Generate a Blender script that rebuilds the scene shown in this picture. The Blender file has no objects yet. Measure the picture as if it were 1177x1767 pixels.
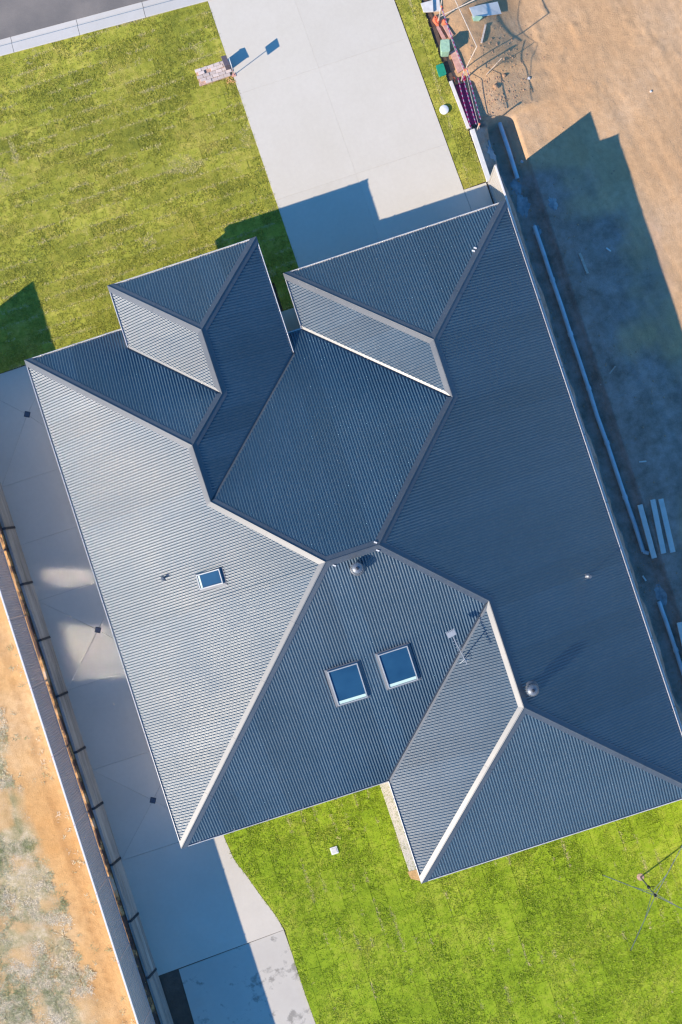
import bpy, bmesh, math, random
import numpy as np
from mathutils import Vector, Matrix
random.seed(7); rng = np.random.default_rng(11)
SC = bpy.context.scene; COL = SC.collection

# ------------------------------------------------------------------ camera
# plot frame: u runs along the front of the house, v runs from the street to the back garden;
# world x = u, world y = -v.  The drone hovers 42 m up and looks almost straight down.
TH, TX, TY, HC, S0 = .315, -.018, -.015, 42.0, 48.5
def _axes():
    r = (math.cos(TX), 0, -math.sin(TX))
    d = (-math.sin(TX)*math.sin(TY), math.cos(TY), -math.cos(TX)*math.sin(TY))
    f = (math.sin(TX)*math.cos(TY), math.sin(TY), math.cos(TX)*math.cos(TY))
    c, s = math.cos(TH), math.sin(TH)
    w = lambda a: Vector((c*a[0]-s*a[1], -(s*a[0]+c*a[1]), -a[2]))
    return w(r), w(d), w(f)
AR, AD, AF = _axes()
FPX = HC*S0
cam = bpy.data.cameras.new('camera'); cob = bpy.data.objects.new('camera', cam); COL.objects.link(cob)
cam.sensor_fit = 'VERTICAL'; cam.sensor_height = 24; cam.lens = FPX/1767*24
cam.clip_start = .5; cam.clip_end = 3000
m = Matrix((AR, -AD, -AF)).transposed().to_4x4(); m.translation = (0, 0, HC); cob.matrix_world = m
SC.camera = cob
def at(px, py, z=0.0):
    """plot position (u, v) of a point of the photograph at height z"""
    D = AF + AR*((px-588.5)/FPX) + AD*((py-883.5)/FPX)
    k = (z-HC)/D.z
    return (D.x*k, -D.y*k)

# ------------------------------------------------------------------ light
SUN_EL, SUN_DIR = math.radians(32.3), math.radians(-18.8)
sd = Vector((-math.cos(SUN_DIR)*math.cos(SUN_EL), math.sin(SUN_DIR)*math.cos(SUN_EL), math.sin(SUN_EL)))
W = bpy.data.worlds.new('World'); SC.world = W; W.use_nodes = True
nt = W.node_tree; bg = nt.nodes['Background']
sky = nt.nodes.new('ShaderNodeTexSky'); sky.sky_type = 'NISHITA'; sky.sun_disc = False
sky.sun_elevation = SUN_EL; sky.sun_rotation = math.atan2(sd.x, sd.y)
sky.air_density = 1.0; sky.dust_density = 0.1; sky.ozone_density = 3.2; sky.altitude = 600
hs = nt.nodes.new('ShaderNodeHueSaturation'); hs.inputs['Saturation'].default_value = 1.30
nt.links.new(sky.outputs[0], hs.inputs['Color']); nt.links.new(hs.outputs[0], bg.inputs[0]); bg.inputs[1].default_value = .14
sun = bpy.data.lights.new('sun', 'SUN'); sun.energy = 3.9; sun.angle = math.radians(.5); sun.color = (1, .87, .71)
so = bpy.data.objects.new('sun', sun); COL.objects.link(so)
so.rotation_euler = sd.to_track_quat('Z', 'Y').to_euler(); so.location = (0, 0, 30)
SC.view_settings.view_transform = 'Standard'; SC.view_settings.look = 'None'
SC.view_settings.exposure = .82; SC.view_settings.gamma = 1; SC.cycles.filter_width = 1.35; SC.cycles.sample_clamp_indirect = 0; SC.cycles.blur_glossy = 0; SC.view_settings.use_curve_mapping = False

# ------------------------------------------------------------------ materials
def new_mat(name):
    m = bpy.data.materials.new(name); m.use_nodes = True
    return m, m.node_tree, m.node_tree.nodes['Principled BSDF']
def N(nt, t, **k):
    n = nt.nodes.new('ShaderNode'+t)
    for a, b in k.items():
        if a in n.inputs: n.inputs[a].default_value = b
        else: setattr(n, a, b)
    return n
def noise(nt, pos, scale, detail=4, rough=.55, stretch=None, rotz=0):
    src = pos
    if stretch:
        mp = N(nt, 'Mapping'); mp.inputs['Scale'].default_value = stretch; mp.inputs['Rotation'].default_value = (0, 0, rotz)
        nt.links.new(pos, mp.inputs[0]); src = mp.outputs[0]
    n = N(nt, 'TexNoise'); n.inputs['Scale'].default_value = scale; n.inputs['Detail'].default_value = detail
    n.inputs['Roughness'].default_value = rough; nt.links.new(src, n.inputs['Vector']); return n.outputs[0]
def ramp(nt, val, stops):
    r = N(nt, 'ValToRGB'); nt.links.new(val, r.inputs[0]); e = r.color_ramp.elements
    while len(e) < len(stops): e.new(.5)
    for el, (p, c) in zip(e, stops):
        el.position = p; el.color = (*c, 1) if len(c) == 3 else c
    return r.outputs[0]
def mix(nt, fac, a, b, mode='MIX'):
    n = N(nt, 'MixRGB', blend_type=mode)
    for i, x in enumerate((fac, a, b)):
        if hasattr(x, 'links') or hasattr(x, 'is_linked'): nt.links.new(x, n.inputs[i])
        elif isinstance(x, (int, float)): n.inputs[i].default_value = x
        else: n.inputs[i].default_value = (*x, 1)
    return n.outputs[0]
def vary(nt, col, out, lo, hi):
    """multiply a colour by a random 0..1 value mapped to lo..hi"""
    mr = N(nt, 'MapRange'); mr.inputs[3].default_value = lo; mr.inputs[4].default_value = hi
    nt.links.new(out, mr.inputs[0]); n = N(nt, 'MixRGB', blend_type='MULTIPLY'); n.inputs[0].default_value = 1
    nt.links.new(col, n.inputs[1]); nt.links.new(mr.outputs[0], n.inputs[2]); return n.outputs[0]
def bump(nt, bs, val, strength, dist):
    b = N(nt, 'Bump'); b.inputs['Strength'].default_value = strength; b.inputs['Distance'].default_value = dist
    nt.links.new(val, b.inputs['Height']); nt.links.new(b.outputs[0], bs.inputs['Normal'])
def P(nt): return N(nt, 'NewGeometry').outputs['Position']
def simple(name, c, rough=.6, metal=0, spread=.12, scale=6, obj=0, bmp=0, spec=.5, coat=0):
    m, nt, bs = new_mat(name); p = P(nt)
    f = noise(nt, p, scale)
    a = tuple(x*(1-spread) for x in c); b = tuple(min(1, x*(1+spread)) for x in c)
    col = ramp(nt, f, [(.3, a), (.7, b)])
    if obj: col = vary(nt, col, N(nt, 'ObjectInfo').outputs['Random'], 1-obj, 1+obj)
    nt.links.new(col, bs.inputs['Base Color']); bs.inputs['Roughness'].default_value = rough
    bs.inputs['Metallic'].default_value = metal; bs.inputs['Specular IOR Level'].default_value = spec
    if bmp: bump(nt, bs, noise(nt, p, scale*12), .4, bmp)
    return m

M = {}
def roof_metal(name, c, rough):
    m, nt, bs = new_mat(name); p = P(nt)
    f = noise(nt, p, .7, 5); g = noise(nt, p, 9, 4)
    col = ramp(nt, f, [(.3, tuple(x*.9 for x in c)), (.7, tuple(x*1.1 for x in c))])
    dust = ramp(nt, g, [(.45, (0, 0, 0)), (.8, (.2, .2, .2))])
    col = mix(nt, dust, col, (.16, .15, .14))
    col = vary(nt, col, N(nt, 'ObjectInfo').outputs['Random'], .88, 1.12)
    nt.links.new(col, bs.inputs['Base Color'])
    r = N(nt, 'MapRange'); nt.links.new(f, r.inputs[0]); r.inputs[3].default_value = rough-.05; r.inputs[4].default_value = rough+.07
    nt.links.new(r.outputs[0], bs.inputs['Roughness']); bs.inputs['Metallic'].default_value = .0
    bs.inputs['Specular IOR Level'].default_value = .95
    return m
M['roof'] = roof_metal('roof_metal', (.026, .060, .094), .315)
M['cap'] = roof_metal('capping_metal', (.060, .074, .092), .42)
M['gutter'] = roof_metal('gutter_metal', (.62, .61, .60), .38)
M['galv'] = simple('galvanised_metal', (.19, .21, .24), .45, .5, .15, 20)
M['white'] = simple('white_paint', (.78, .77, .75), .5, 0, .05, 5)
M['glass'] = None
m, nt, bs = new_mat('window_glass'); bs.inputs['Base Color'].default_value = (.02, .06, .12, 1); bs.inputs['Roughness'].default_value = .12
bs.inputs['Specular IOR Level'].default_value = .6
nz = noise(nt, P(nt), 1.2, 2); nt.links.new(ramp(nt, nz, [(.3, (.012, .05, .11)), (.7, (.02, .075, .15))]), bs.inputs['Base Color']); M['glass'] = m
M['blind'] = simple('pale_blind', (.50, .66, .60), .5, 0, .05, 8)
M['frame'] = simple('skylight_frame', (.36, .38, .40), .5, .1, .06, 8)
M['flash'] = simple('skylight_flashing', (.13, .14, .16), .5, .2, .1, 6)

def concrete(name, lo, hi, stain=.0, obj=.03, warm=(.42, .36, .30)):
    m, nt, bs = new_mat(name); p = P(nt)
    f = noise(nt, p, .55, 6, .6); g = noise(nt, p, 7, 6, .65); h = noise(nt, p, 60, 3)
    col = ramp(nt, f, [(.3, lo), (.7, hi)])
    col = mix(nt, ramp(nt, g, [(.3, (.16,)*3), (.75, (0,)*3)]), col, warm)
    col = vary(nt, col, h, .94, 1.06)
    if stain:
        s = noise(nt, p, 1.1, 8, .7); col = mix(nt, ramp(nt, s, [(.55, (0,)*3), (.62, (stain,)*3)]), col, tuple(x*.42 for x in lo))
    col = vary(nt, col, N(nt, 'ObjectInfo').outputs['Random'], 1-obj, 1+obj)
    nt.links.new(col, bs.inputs['Base Color']); bs.inputs['Roughness'].default_value = .85
    bump(nt, bs, h, .25, .004); return m
M['drive'] = concrete('driveway_concrete', (.60, .55, .46), (.635, .585, .50))
M['path'] = concrete('path_concrete', (.565, .515, .435), (.625, .57, .485))
M['wetpath'] = concrete('stained_concrete', (.50, .46, .40), (.58, .54, .47), .75)
M['kerb'] = concrete('kerb_concrete', (.52, .50, .46), (.60, .57, .53))
M['sleeper'] = None
m, nt, bs = new_mat('concrete_sleeper'); p = P(nt)
f = noise(nt, p, 3, 6, .7, (1, .12, 1)); col = ramp(nt, f, [(.3, (.20, .19, .17)), (.55, (.34, .33, .31)), (.75, (.42, .41, .38))])
col = vary(nt, col, N(nt, 'ObjectInfo').outputs['Random'], .85, 1.15); nt.links.new(col, bs.inputs['Base Color']); bs.inputs['Roughness'].default_value = .9
bump(nt, bs, f, .5, .02); M['sleeper'] = m
m, nt, bs = new_mat('asphalt'); p = P(nt)
f = noise(nt, p, .8, 5); g = noise(nt, p, 40, 4, .7)
col = ramp(nt, f, [(.35, (.17, .155, .145)), (.75, (.25, .22, .195))]); col = vary(nt, col, g, .75, 1.25)
nt.links.new(col, bs.inputs['Base Color']); bs.inputs['Roughness'].default_value = .95; bump(nt, bs, g, .5, .01); M['asphalt'] = m

def dirt(name, c0, c1, c2, streak=False, green=None, rot=.3, shade_soil_tone=False, dc=((.25, .18, .14), (.37, .27, .22), (.47, .35, .30))):
    m, nt, bs = new_mat(name); p = P(nt)
    f = noise(nt, p, .35, 7, .62); g = noise(nt, p, 5, 8, .7); h = noise(nt, p, 30, 4, .7)
    col = ramp(nt, f, [(.3, c0), (.5, c1), (.72, c2)])
    col = mix(nt, ramp(nt, g, [(.35, (.45,)*3), (.6, (0,)*3)]), col, tuple(x*.72 for x in c0))
    if streak:
        s = noise(nt, p, 1.4, 6, .6, (3.2, .35, 1), rot); col = vary(nt, col, s, .84, 1.14)
    if green:
        s = noise(nt, p, 1.3, 8, .75); col = mix(nt, ramp(nt, s, [(.5, (0,)*3), (.62, (.6,)*3)]), col, green)
    if shade_soil_tone:
        a_ = N(nt, 'Attribute'); a_.attribute_name = 'shade_soil_tone'; col = mix(nt, a_.outputs['Fac'], col, ramp(nt, noise(nt, p, 2.2 if name == 'left_dirt' else 1.7, 8, .72), [(.36, dc[0]), (.5, dc[1]), (.66, dc[2])]))  # mask: painted house shade on the right block, dry ground on the left
    col = vary(nt, col, h, .88, 1.12)
    nt.links.new(col, bs.inputs['Base Color']); bs.inputs['Roughness'].default_value = .95
    a = N(nt, 'Math', operation='ADD'); nt.links.new(g, a.inputs[0]); nt.links.new(h, a.inputs[1]); bump(nt, bs, a.outputs[0], .7, .03)
    return m
M['dirt'] = dirt('bare_dirt', (.56, .335, .17), (.60, .375, .20), (.65, .44, .265), True)
M['rdirt'] = dirt('right_dirt', (.56, .335, .17), (.60, .375, .20), (.65, .44, .265), True, shade_soil_tone=True)
M['lorange'] = dirt('left_dirt', (.60, .32, .11), (.66, .40, .17), (.68, .48, .27), shade_soil_tone=True, dc=((.30, .27, .13), (.50, .40, .23), (.64, .54, .38)))
m, nt, bs = new_mat('clay_strip'); p = P(nt); nt.links.new(ramp(nt, noise(nt, p, 1.6, 5, .6), [(.40, (.10, .06, .05)), (.50, (.16, .09, .06)), (.56, (.62, .33, .12)), (.70, (.68, .50, .36))]), bs.inputs['Base Color'])
bs.inputs['Roughness'].default_value = .95; M['claystrip'] = m
M['orange'] = dirt('orange_dirt', (.60, .32, .11), (.66, .40, .17), (.68, .48, .27))
M['darksoil'] = dirt('dark_soil', (.10, .062, .045), (.14, .09, .065), (.2, .14, .11))
def grassy(name, stops, objv, island=False, patch=None):
    m, nt, bs = new_mat(name); p = P(nt)
    f = noise(nt, p, .45, 5, .6); g = noise(nt, p, 3.5, 5, .65); a = N(nt, 'Math', operation='ADD')
    nt.links.new(f, a.inputs[0]); nt.links.new(g, a.inputs[1]); h = N(nt, 'Math', operation='MULTIPLY'); h.inputs[1].default_value = .5
    nt.links.new(a.outputs[0], h.inputs[0]); col = ramp(nt, h.outputs[0], stops)
    if island:
        rnd = N(nt, 'NewGeometry').outputs['Random Per Island']
        col = mix(nt, ramp(nt, rnd, [(.75, (0,)*3), (1, (.55,)*3)]), col, (.36, .32, .11)); col = vary(nt, col, rnd, .72, 1.28)
        at_ = N(nt, 'Attribute'); at_.attribute_name = 'tone'; col = vary(nt, col, at_.outputs['Fac'], .74, 1.22)
        ad = N(nt, 'Attribute'); ad.attribute_name = 'dry'; col = mix(nt, ad.outputs['Fac'], col, (.58, .50, .22))
    if objv: col = vary(nt, col, N(nt, 'ObjectInfo').outputs['Random'], 1-objv, 1+objv)
    col = vary(nt, col, noise(nt, p, 25, 4, .7), .9, 1.1)
    nt.links.new(col, bs.inputs['Base Color']); bs.inputs['Roughness'].default_value = .8; bs.inputs['Specular IOR Level'].default_value = .2
    return m
GF = [(.36, (.215, .235, .032)), (.5, (.325, .325, .042)), (.64, (.47, .41, .085))]
GB = [(.36, (.19, .285, .010)), (.5, (.27, .37, .016)), (.66, (.40, .44, .045))]
M['turf_front'] = grassy('front_turf', [(p, tuple(x*1.0 for x in c)) for p, c in GF], .17); M['turf_back'] = grassy('back_turf', GB, .06)
M['blade_front'] = grassy('front_grass', GF, 0, True); M['blade_back'] = grassy('back_grass', GB, 0, True)
M['straw'] = simple('dry_straw', (.46, .39, .25), .9, 0, .45, 3); 
m, nt, bs = new_mat('dry_grass'); p = P(nt); f = noise(nt, p, 1.1, 6, .7)
col = ramp(nt, f, [(.36, (.26, .28, .12)), (.47, (.50, .46, .28)), (.56, (.68, .58, .40)), (.68, (.74, .66, .52))])
rnd = N(nt, 'NewGeometry').outputs['Random Per Island']; col = vary(nt, col, rnd, .6, 1.3)
nt.links.new(col, bs.inputs['Base Color']); bs.inputs['Roughness'].default_value = .9; M['drygrass'] = m
M['fence'] = simple('grey_steel_fence', (.60, .515, .49), .5, .1, .05, 2)
M['rail'] = simple('fence_rail', (.80, .74, .70), .4, .1, .05, 3)
M['steel'] = simple('dark_steel', (.06, .065, .075), .5, .5, .2, 8)
M['pipe'] = simple('pvc_pipe', (.56, .62, .66), .35, 0, .12, 3)
M['slurry'] = simple('pale_slurry', (.34, .35, .36), .9, 0, .3, 6)
M['brickwall'] = None
m, nt, bs = new_mat('house_brick'); p = P(nt)
b = N(nt, 'TexBrick'); b.inputs['Scale'].default_value = 4; b.inputs['Color1'].default_value = (.50, .45, .39, 1); b.inputs['Color2'].default_value = (.55, .50, .43, 1); b.inputs['Mortar'].default_value = (.5, .48, .44, 1)
mp = N(nt, 'Mapping'); mp.inputs['Rotation'].default_value = (math.pi/2, 0, 0); nt.links.new(p, mp.inputs[0]); nt.links.new(mp.outputs[0], b.inputs[0])
nt.links.new(b.outputs[0], bs.inputs['Base Color']); bs.inputs['Roughness'].default_value = .85; M['brickwall'] = m
M['soffit'] = simple('soffit_white', (.6, .6, .58), .7)
M['garage'] = simple('garage_door_panel', (.25, .26, .28), .5, .2)
M['pinkbrick'] = simple('pale_pink_brick', (.60, .50, .45), .9, 0, .14, 25, .16, .004)
M['mortar'] = simple('dusty_mortar', (.50, .32, .24), .95, 0, .3, 20)
M['block'] = simple('dark_grey_block', (.10, .085, .11), .8, 0, .2, 15)
M['green'] = simple('green_plastic', (.02, .27, .16), .45, 0, .08, 6)
M['palegreen'] = simple('faded_green_plastic', (.32, .50, .35), .55, 0, .15, 9)
M['red'] = simple('red_plastic', (.60, .05, .06), .45, 0, .1, 9)
M['orangep'] = simple('orange_plastic', (.85, .20, .10), .5, 0, .2, 16)
M['salmon'] = simple('salmon_dusty_board', (.55, .30, .24), .85, 0, .22, 9)
M['plum'] = simple('plum_ground_sheet', (.36, .03, .11), .75, 0, .15, 5)
M['timber'] = simple('weathered_timber', (.55, .46, .38), .85, 0, .2, 12, .1)
M['board'] = simple('pale_board', (.62, .60, .57), .8, 0, .1, 6)
M['sheet'] = simple('white_sheet', (.66, .66, .62), .8, .0, .1, 5)
M['rock'] = simple('clay_clod', (.42, .26, .16), .95, 0, .25, 9)
M['black'] = simple('black_plastic', (.012, .012, .014), .5)
M['plank'] = simple('grey_concrete_sleeper', (.66, .64, .60), .85, 0, .08, 5, .04)
M['grate'] = simple('drain_grate', (.09, .11, .15), .5, .3, .2, 20)
m, nt, bs = new_mat('striped_tape')
uvn = N(nt, 'UVMap'); sp = N(nt, 'SeparateXYZ'); nt.links.new(uvn.outputs[0], sp.inputs[0])
fr = N(nt, 'Math', operation='FRACT'); nt.links.new(sp.outputs[0], fr.inputs[0]); gt = N(nt, 'Math', operation='GREATER_THAN'); gt.inputs[1].default_value = .5; nt.links.new(fr.outputs[0], gt.inputs[0])
nt.links.new(mix(nt, gt.outputs[0], (.90, .02, .26), (.90, .66, .76)), bs.inputs['Base Color']); bs.inputs['Roughness'].default_value = .5; M['tape'] = m

m, nt, bs = new_mat('reflective_window_glass'); bs.inputs['Base Color'].default_value = (.66, .67, .70, 1); bs.inputs['Metallic'].default_value = 1; bs.inputs['Roughness'].default_value = .12; M['mirror'] = m
# ------------------------------------------------------------------ helpers
def V(u, v, z): return Vector((u, -v, z))
def link(name, me, mat=None, parent=None):
    o = bpy.data.objects.new(name, me); COL.objects.link(o)
    if mat is not None and me is not None: me.materials.append(mat)
    if parent is not None: o.parent = parent
    return o
def tag(o, label=None, cat=None, group=None, kind=None):
    if label: o['label'] = label
    if cat: o['category'] = cat
    if group: o['group'] = group
    if kind: o['kind'] = kind
    return o
def empty(name, label=None, cat=None, group=None, loc=(0, 0, 0), kind=None):
    o = bpy.data.objects.new(name, None); COL.objects.link(o); o.location = V(*loc); o.empty_display_size = .3
    return tag(o, label, cat, group, kind)
class B:
    """collects shapes, coordinates in (u, v, z); build() makes ONE mesh object"""
    def __init__(s): s.v = []; s.f = []; s.uv = None
    def add(s, vs, fs):
        n = len(s.v); s.v += [tuple(V(*p)) for p in vs]; s.f += [tuple(i+n for i in f) for f in fs]; return s
    def hexa(s, lo, hi):          # two loops of 4
        return s.add(list(lo)+list(hi), [(0, 1, 2, 3), (7, 6, 5, 4), (0, 4, 5, 1), (1, 5, 6, 2), (2, 6, 7, 3), (3, 7, 4, 0)])
    def box(s, u0, u1, v0, v1, z0, z1):
        q = [(u0, v0), (u1, v0), (u1, v1), (u0, v1)]
        return s.hexa([(a, b, z0) for a, b in q], [(a, b, z1) for a, b in q])
    def prism(s, pts, z0, z1, bevel=0):
        n = len(pts); lo = [(a, b, z0) for a, b in pts]
        if bevel:
            ip = inset(pts, [bevel]*n); ring = [(a, b, z1-bevel) for a, b in pts]; top = [(a, b, z1) for a, b in ip]
            fs = [tuple(range(2*n, 3*n)), tuple(range(n-1, -1, -1))]
            for i in range(n): j = (i+1) % n; fs += [(i, j, n+j, n+i), (n+i, n+j, 2*n+j, 2*n+i)]
            return s.add(lo+ring+top, fs)
        fs = [tuple(range(n, 2*n)), tuple(range(n-1, -1, -1))]+[(i, (i+1) % n, n+(i+1) % n, n+i) for i in range(n)]
        return s.add(lo+[(a, b, z1) for a, b in pts], fs)
    def bar(s, a, b, w, h=None, up=(0, 0, 1)):
        h = h or w; a = Vector(a); b = Vector(b); d = (b-a).normalized(); u = Vector(up)
        if abs(d.dot(u)) > .95: u = Vector((1, 0, 0))
        x = d.cross(u).normalized()*w/2; y = x.cross(d).normalized()*h/2
        return s.hexa([a-x-y, a+x-y, a+x+y, a-x+y], [b-x-y, b+x-y, b+x+y, b-x+y])
    def tube(s, path, r, n=10, cap=True):
        path = [Vector(p) for p in path]; vs = []; fs = []
        rs = r if isinstance(r, (list, tuple)) else [r]*len(path)
        for i, p in enumerate(path):
            d = (path[min(i+1, len(path)-1)]-path[max(i-1, 0)]).normalized()
            u = Vector((0, 0, 1)) if abs(d.z) < .9 else Vector((1, 0, 0)); x = d.cross(u).normalized(); y = x.cross(d)
            vs += [p+(x*math.cos(2*math.pi*k/n)+y*math.sin(2*math.pi*k/n))*rs[i] for k in range(n)]
        for i in range(len(path)-1):
            for k in range(n): a = i*n+k; b = i*n+(k+1) % n; fs.append((a, b, b+n, a+n))
        if cap: fs += [tuple(range(n)), tuple(range((len(path)-1)*n, len(path)*n))[::-1]]
        return s.add(vs, fs)
    def lathe(s, c, prof, n=20, axis=(0, 0, 1)):
        vs = []; fs = []; c = Vector(c)
        for r, z in prof: vs += [(c.x+r*math.cos(2*math.pi*k/n), c.y+r*math.sin(2*math.pi*k/n), c.z+z) for k in range(n)]
        for i in range(len(prof)-1):
            for k in range(n): a = i*n+k; b = i*n+(k+1) % n; fs.append((a, b, b+n, a+n))
        fs += [tuple(range(n)), tuple(range((len(prof)-1)*n, len(prof)*n))]
        return s.add(vs, fs)
    def build(s, name, mat, parent=None, smooth=False, bev=0, fix=True):
        me = bpy.data.meshes.new(name); me.from_pydata(s.v, [], s.f)
        if fix or bev:
            bm = bmesh.new(); bm.from_mesh(me)
            if bev: bmesh.ops.bevel(bm, geom=list(bm.edges), offset=bev, segments=1, affect='EDGES')
            bmesh.ops.recalc_face_normals(bm, faces=bm.faces); bm.to_mesh(me); bm.free()
        if smooth:
            for p in me.polygons: p.use_smooth = True
            try: me.set_sharp_from_angle(angle=math.radians(40))
            except Exception: pass
        me.update(); return link(name, me, mat, parent)
def area(p): return sum(p[i][0]*p[(i+1) % len(p)][1]-p[(i+1) % len(p)][0]*p[i][1] for i in range(len(p)))/2
def inset(pts, w):
    n = len(pts); sg = 1 if area(pts) > 0 else -1; L = []
    for i in range(n):
        a, b = pts[i], pts[(i+1) % n]; dx, dy = b[0]-a[0], b[1]-a[1]; l = math.hypot(dx, dy) or 1e-9
        nx, ny = -dy/l*sg, dx/l*sg; L.append((a[0]+nx*w[i], a[1]+ny*w[i], dx/l, dy/l))
    out = []
    for i in range(n):
        x1, y1, a1, b1 = L[i-1]; x2, y2, a2, b2 = L[i]; det = a1*b2-b1*a2
        if abs(det) < 1e-4: out.append((x2, y2)); continue
        t = ((x2-x1)*b2-(y2-y1)*a2)/det; out.append((x1+a1*t, y1+b1*t))
    return out
def clip(poly, u0, u1, v0, v1):
    for ax, val, sg in ((0, u0, 1), (0, u1, -1), (1, v0, 1), (1, v1, -1)):
        out = []
        for i in range(len(poly)):
            a, b = poly[i-1], poly[i]; da, db = (a[ax]-val)*sg, (b[ax]-val)*sg
            if (da >= 0) != (db >= 0):
                t = da/(da-db); out.append((a[0]+(b[0]-a[0])*t, a[1]+(b[1]-a[1])*t))
            if db >= 0: out.append(b)
        poly = out
        if len(poly) < 3: return []
    return poly
def inside(poly, U, Vv):
    r = np.zeros(U.shape, bool); n = len(poly)
    for i in range(n):
        (x1, y1), (x2, y2) = poly[i-1], poly[i]
        if abs(y2-y1) < 1e-12: continue
        c = ((y1 > Vv) != (y2 > Vv)) & (U < (x2-x1)*(Vv-y1)/(y2-y1)+x1); r ^= c
    return r
_T = np.random.default_rng(5).random((256, 256))
def vnoise(x, y, seed=0):
    x = np.asarray(x, float)+seed*17.3; y = np.asarray(y, float)+seed*9.1
    xi = np.floor(x).astype(int); yi = np.floor(y).astype(int); fx = x-xi; fy = y-yi
    fx = fx*fx*(3-2*fx); fy = fy*fy*(3-2*fy); g = lambda a, b: _T[a % 256, b % 256]
    return (g(xi, yi)*(1-fx)+g(xi+1, yi)*fx)*(1-fy)+(g(xi, yi+1)*(1-fx)+g(xi+1, yi+1)*fx)*fy
def fbm(x, y, o=4, seed=0):
    s = 0; a = .5
    for i in range(o): s = s+a*vnoise(x*2**i, y*2**i, seed+i); a *= .5
    return s
def np_mesh(name, co, faces, mat, parent=None, smooth=False):
    k = faces.shape[1]; me = bpy.data.meshes.new(name); me.vertices.add(len(co)); me.vertices.foreach_set('co', co.astype(np.float32).ravel())
    me.loops.add(faces.size); me.loops.foreach_set('vertex_index', faces.astype(np.int32).ravel())
    me.polygons.add(len(faces)); me.polygons.foreach_set('loop_start', np.arange(0, faces.size, k, dtype=np.int32))
    if smooth: me.polygons.foreach_set('use_smooth', np.ones(len(faces), bool))
    me.update(calc_edges=True); me.validate(); return link(name, me, mat, parent)
def field(name, u0, u1, v0, v1, step, fn, mat, skirt=True):
    us = np.linspace(u0, u1, int((u1-u0)/step)+1); vs = np.linspace(v0, v1, int((v1-v0)/step)+1)
    U, Q = np.meshgrid(us, vs); Z = fn(U, Q); co = np.stack([U.ravel(), -Q.ravel(), Z.ravel()], 1)
    nu, nv = len(us), len(vs); i = np.arange(nu*nv).reshape(nv, nu)
    f = np.stack([i[:-1, :-1].ravel(), i[1:, :-1].ravel(), i[1:, 1:].ravel(), i[:-1, 1:].ravel()], 1)
    return np_mesh(name, co, f, mat, smooth=True)
FRAME = [at(-25, -25), at(1202, -25), at(1202, 1792), at(-25, 1792)]

# ------------------------------------------------------------------ roof plan
T = .421
uL, uR, vFL, vW, vG, vC, vB, vBW = -9.011, 7.963, -8.921, -10.35, -8.976, -7.038, 8.225, 11.751
uW0, uW1, uG0, uB0, EW, E0 = -5.545, -.335, .149, -1.765, 2.911, 2.6
PL = {'L': (1, 0, -uL, E0), 'R': (-1, 0, uR, E0), 'FL': (0, 1, -vFL, E0), 'W': (0, 1, -vW, EW), 'G': (0, 1, -vG, E0), 'C': (0, 1, -vC, E0),
      'B': (0, -1, vB, E0), 'BW': (0, -1, vBW, E0), 'WL': (1, 0, -uW0, EW), 'WR': (-1, 0, uW1, EW), 'GL': (1, 0, -uG0, E0), 'BL': (1, 0, -uB0, E0)}
def pz(F, u, v): a, b, c, e = PL[F]; return e+T*(a*u+b*v+c)
def meet(*fs):
    A = np.array([[T*PL[k][0], T*PL[k][1], -1] for k in fs]); b = np.array([-T*PL[k][2]-PL[k][3] for k in fs])
    return np.linalg.solve(A, b)
Q1, Q2, Q3, Q4, Q5, Q6 = [tuple(meet(*k.split())[:2]) for k in ('W WL WR', 'FL WL WR', 'L FL WR', 'L WR C', 'L C B', 'C B R')]
R2, R1, S1, S2 = [tuple(meet(*k.split())[:2]) for k in ('C GL R', 'G GL R', 'B R BL', 'BL BW R')]
V1 = (uW0, vFL+(EW-E0)/T); P5 = (uW1, vC+(EW-E0)/T)
P1, E1, P3, P4, E2, P6, P7, P8, P9, P10, P11, P12 = (uL, vFL), (uW0, vFL), (uW0, vW), (uW1, vW), (uW1, vC), (uG0, vC), (uG0, vG), (uR, vG), (uR, vBW), (uB0, vBW), (uB0, vB), (uL, vB)
c_, v_, e_, n_ = 'cap', 'valley', 'eave', 'none'
FACES = {
 'L': ([P1, Q3, Q4, Q5, P12], [c_, c_, c_, c_, e_], 1), 'FL': ([P1, E1, V1, Q2, Q3], [e_, n_, v_, c_, c_], 0),
 'WL': ([P3, V1, Q2, Q1], [e_, v_, c_, c_], 1), 'W': ([P3, Q1, P4], [c_, c_, e_], 0),
 'WR': ([P4, Q1, Q2, Q3, Q4, P5], [c_, c_, c_, c_, v_, e_], 1), 'C': ([E2, P5, Q4, Q5, Q6, R2, P6], [n_, v_, c_, c_, c_, v_, e_], 0),
 'GL': ([P7, R1, R2, P6], [c_, c_, v_, e_], 1), 'G': ([P7, R1, P8], [c_, c_, e_], 0),
 'R': ([P8, R1, R2, Q6, S1, S2, P9], [c_]*6+[e_], 1), 'B': ([P12, Q5, Q6, S1, P11], [c_, c_, c_, v_, e_], 0),
 'BL': ([P11, S1, S2, P10], [v_, c_, c_, e_], 1), 'BW': ([P10, S2, P9], [c_, c_, e_], 0)}
NRM = {k: Vector((-T*PL[k][0], -T*PL[k][1], 1)).normalized() for k in PL}      # in (u,v,z)
def onroof(F, px, py, h=0.0):
    """plot point where the line of sight through a photo point meets roof plane F"""
    z = 3.5
    for _ in range(12): u, v = at(px, py, z); z = pz(F, u, v)+h/NRM[F].z
    return Vector((u, v, z))

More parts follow.
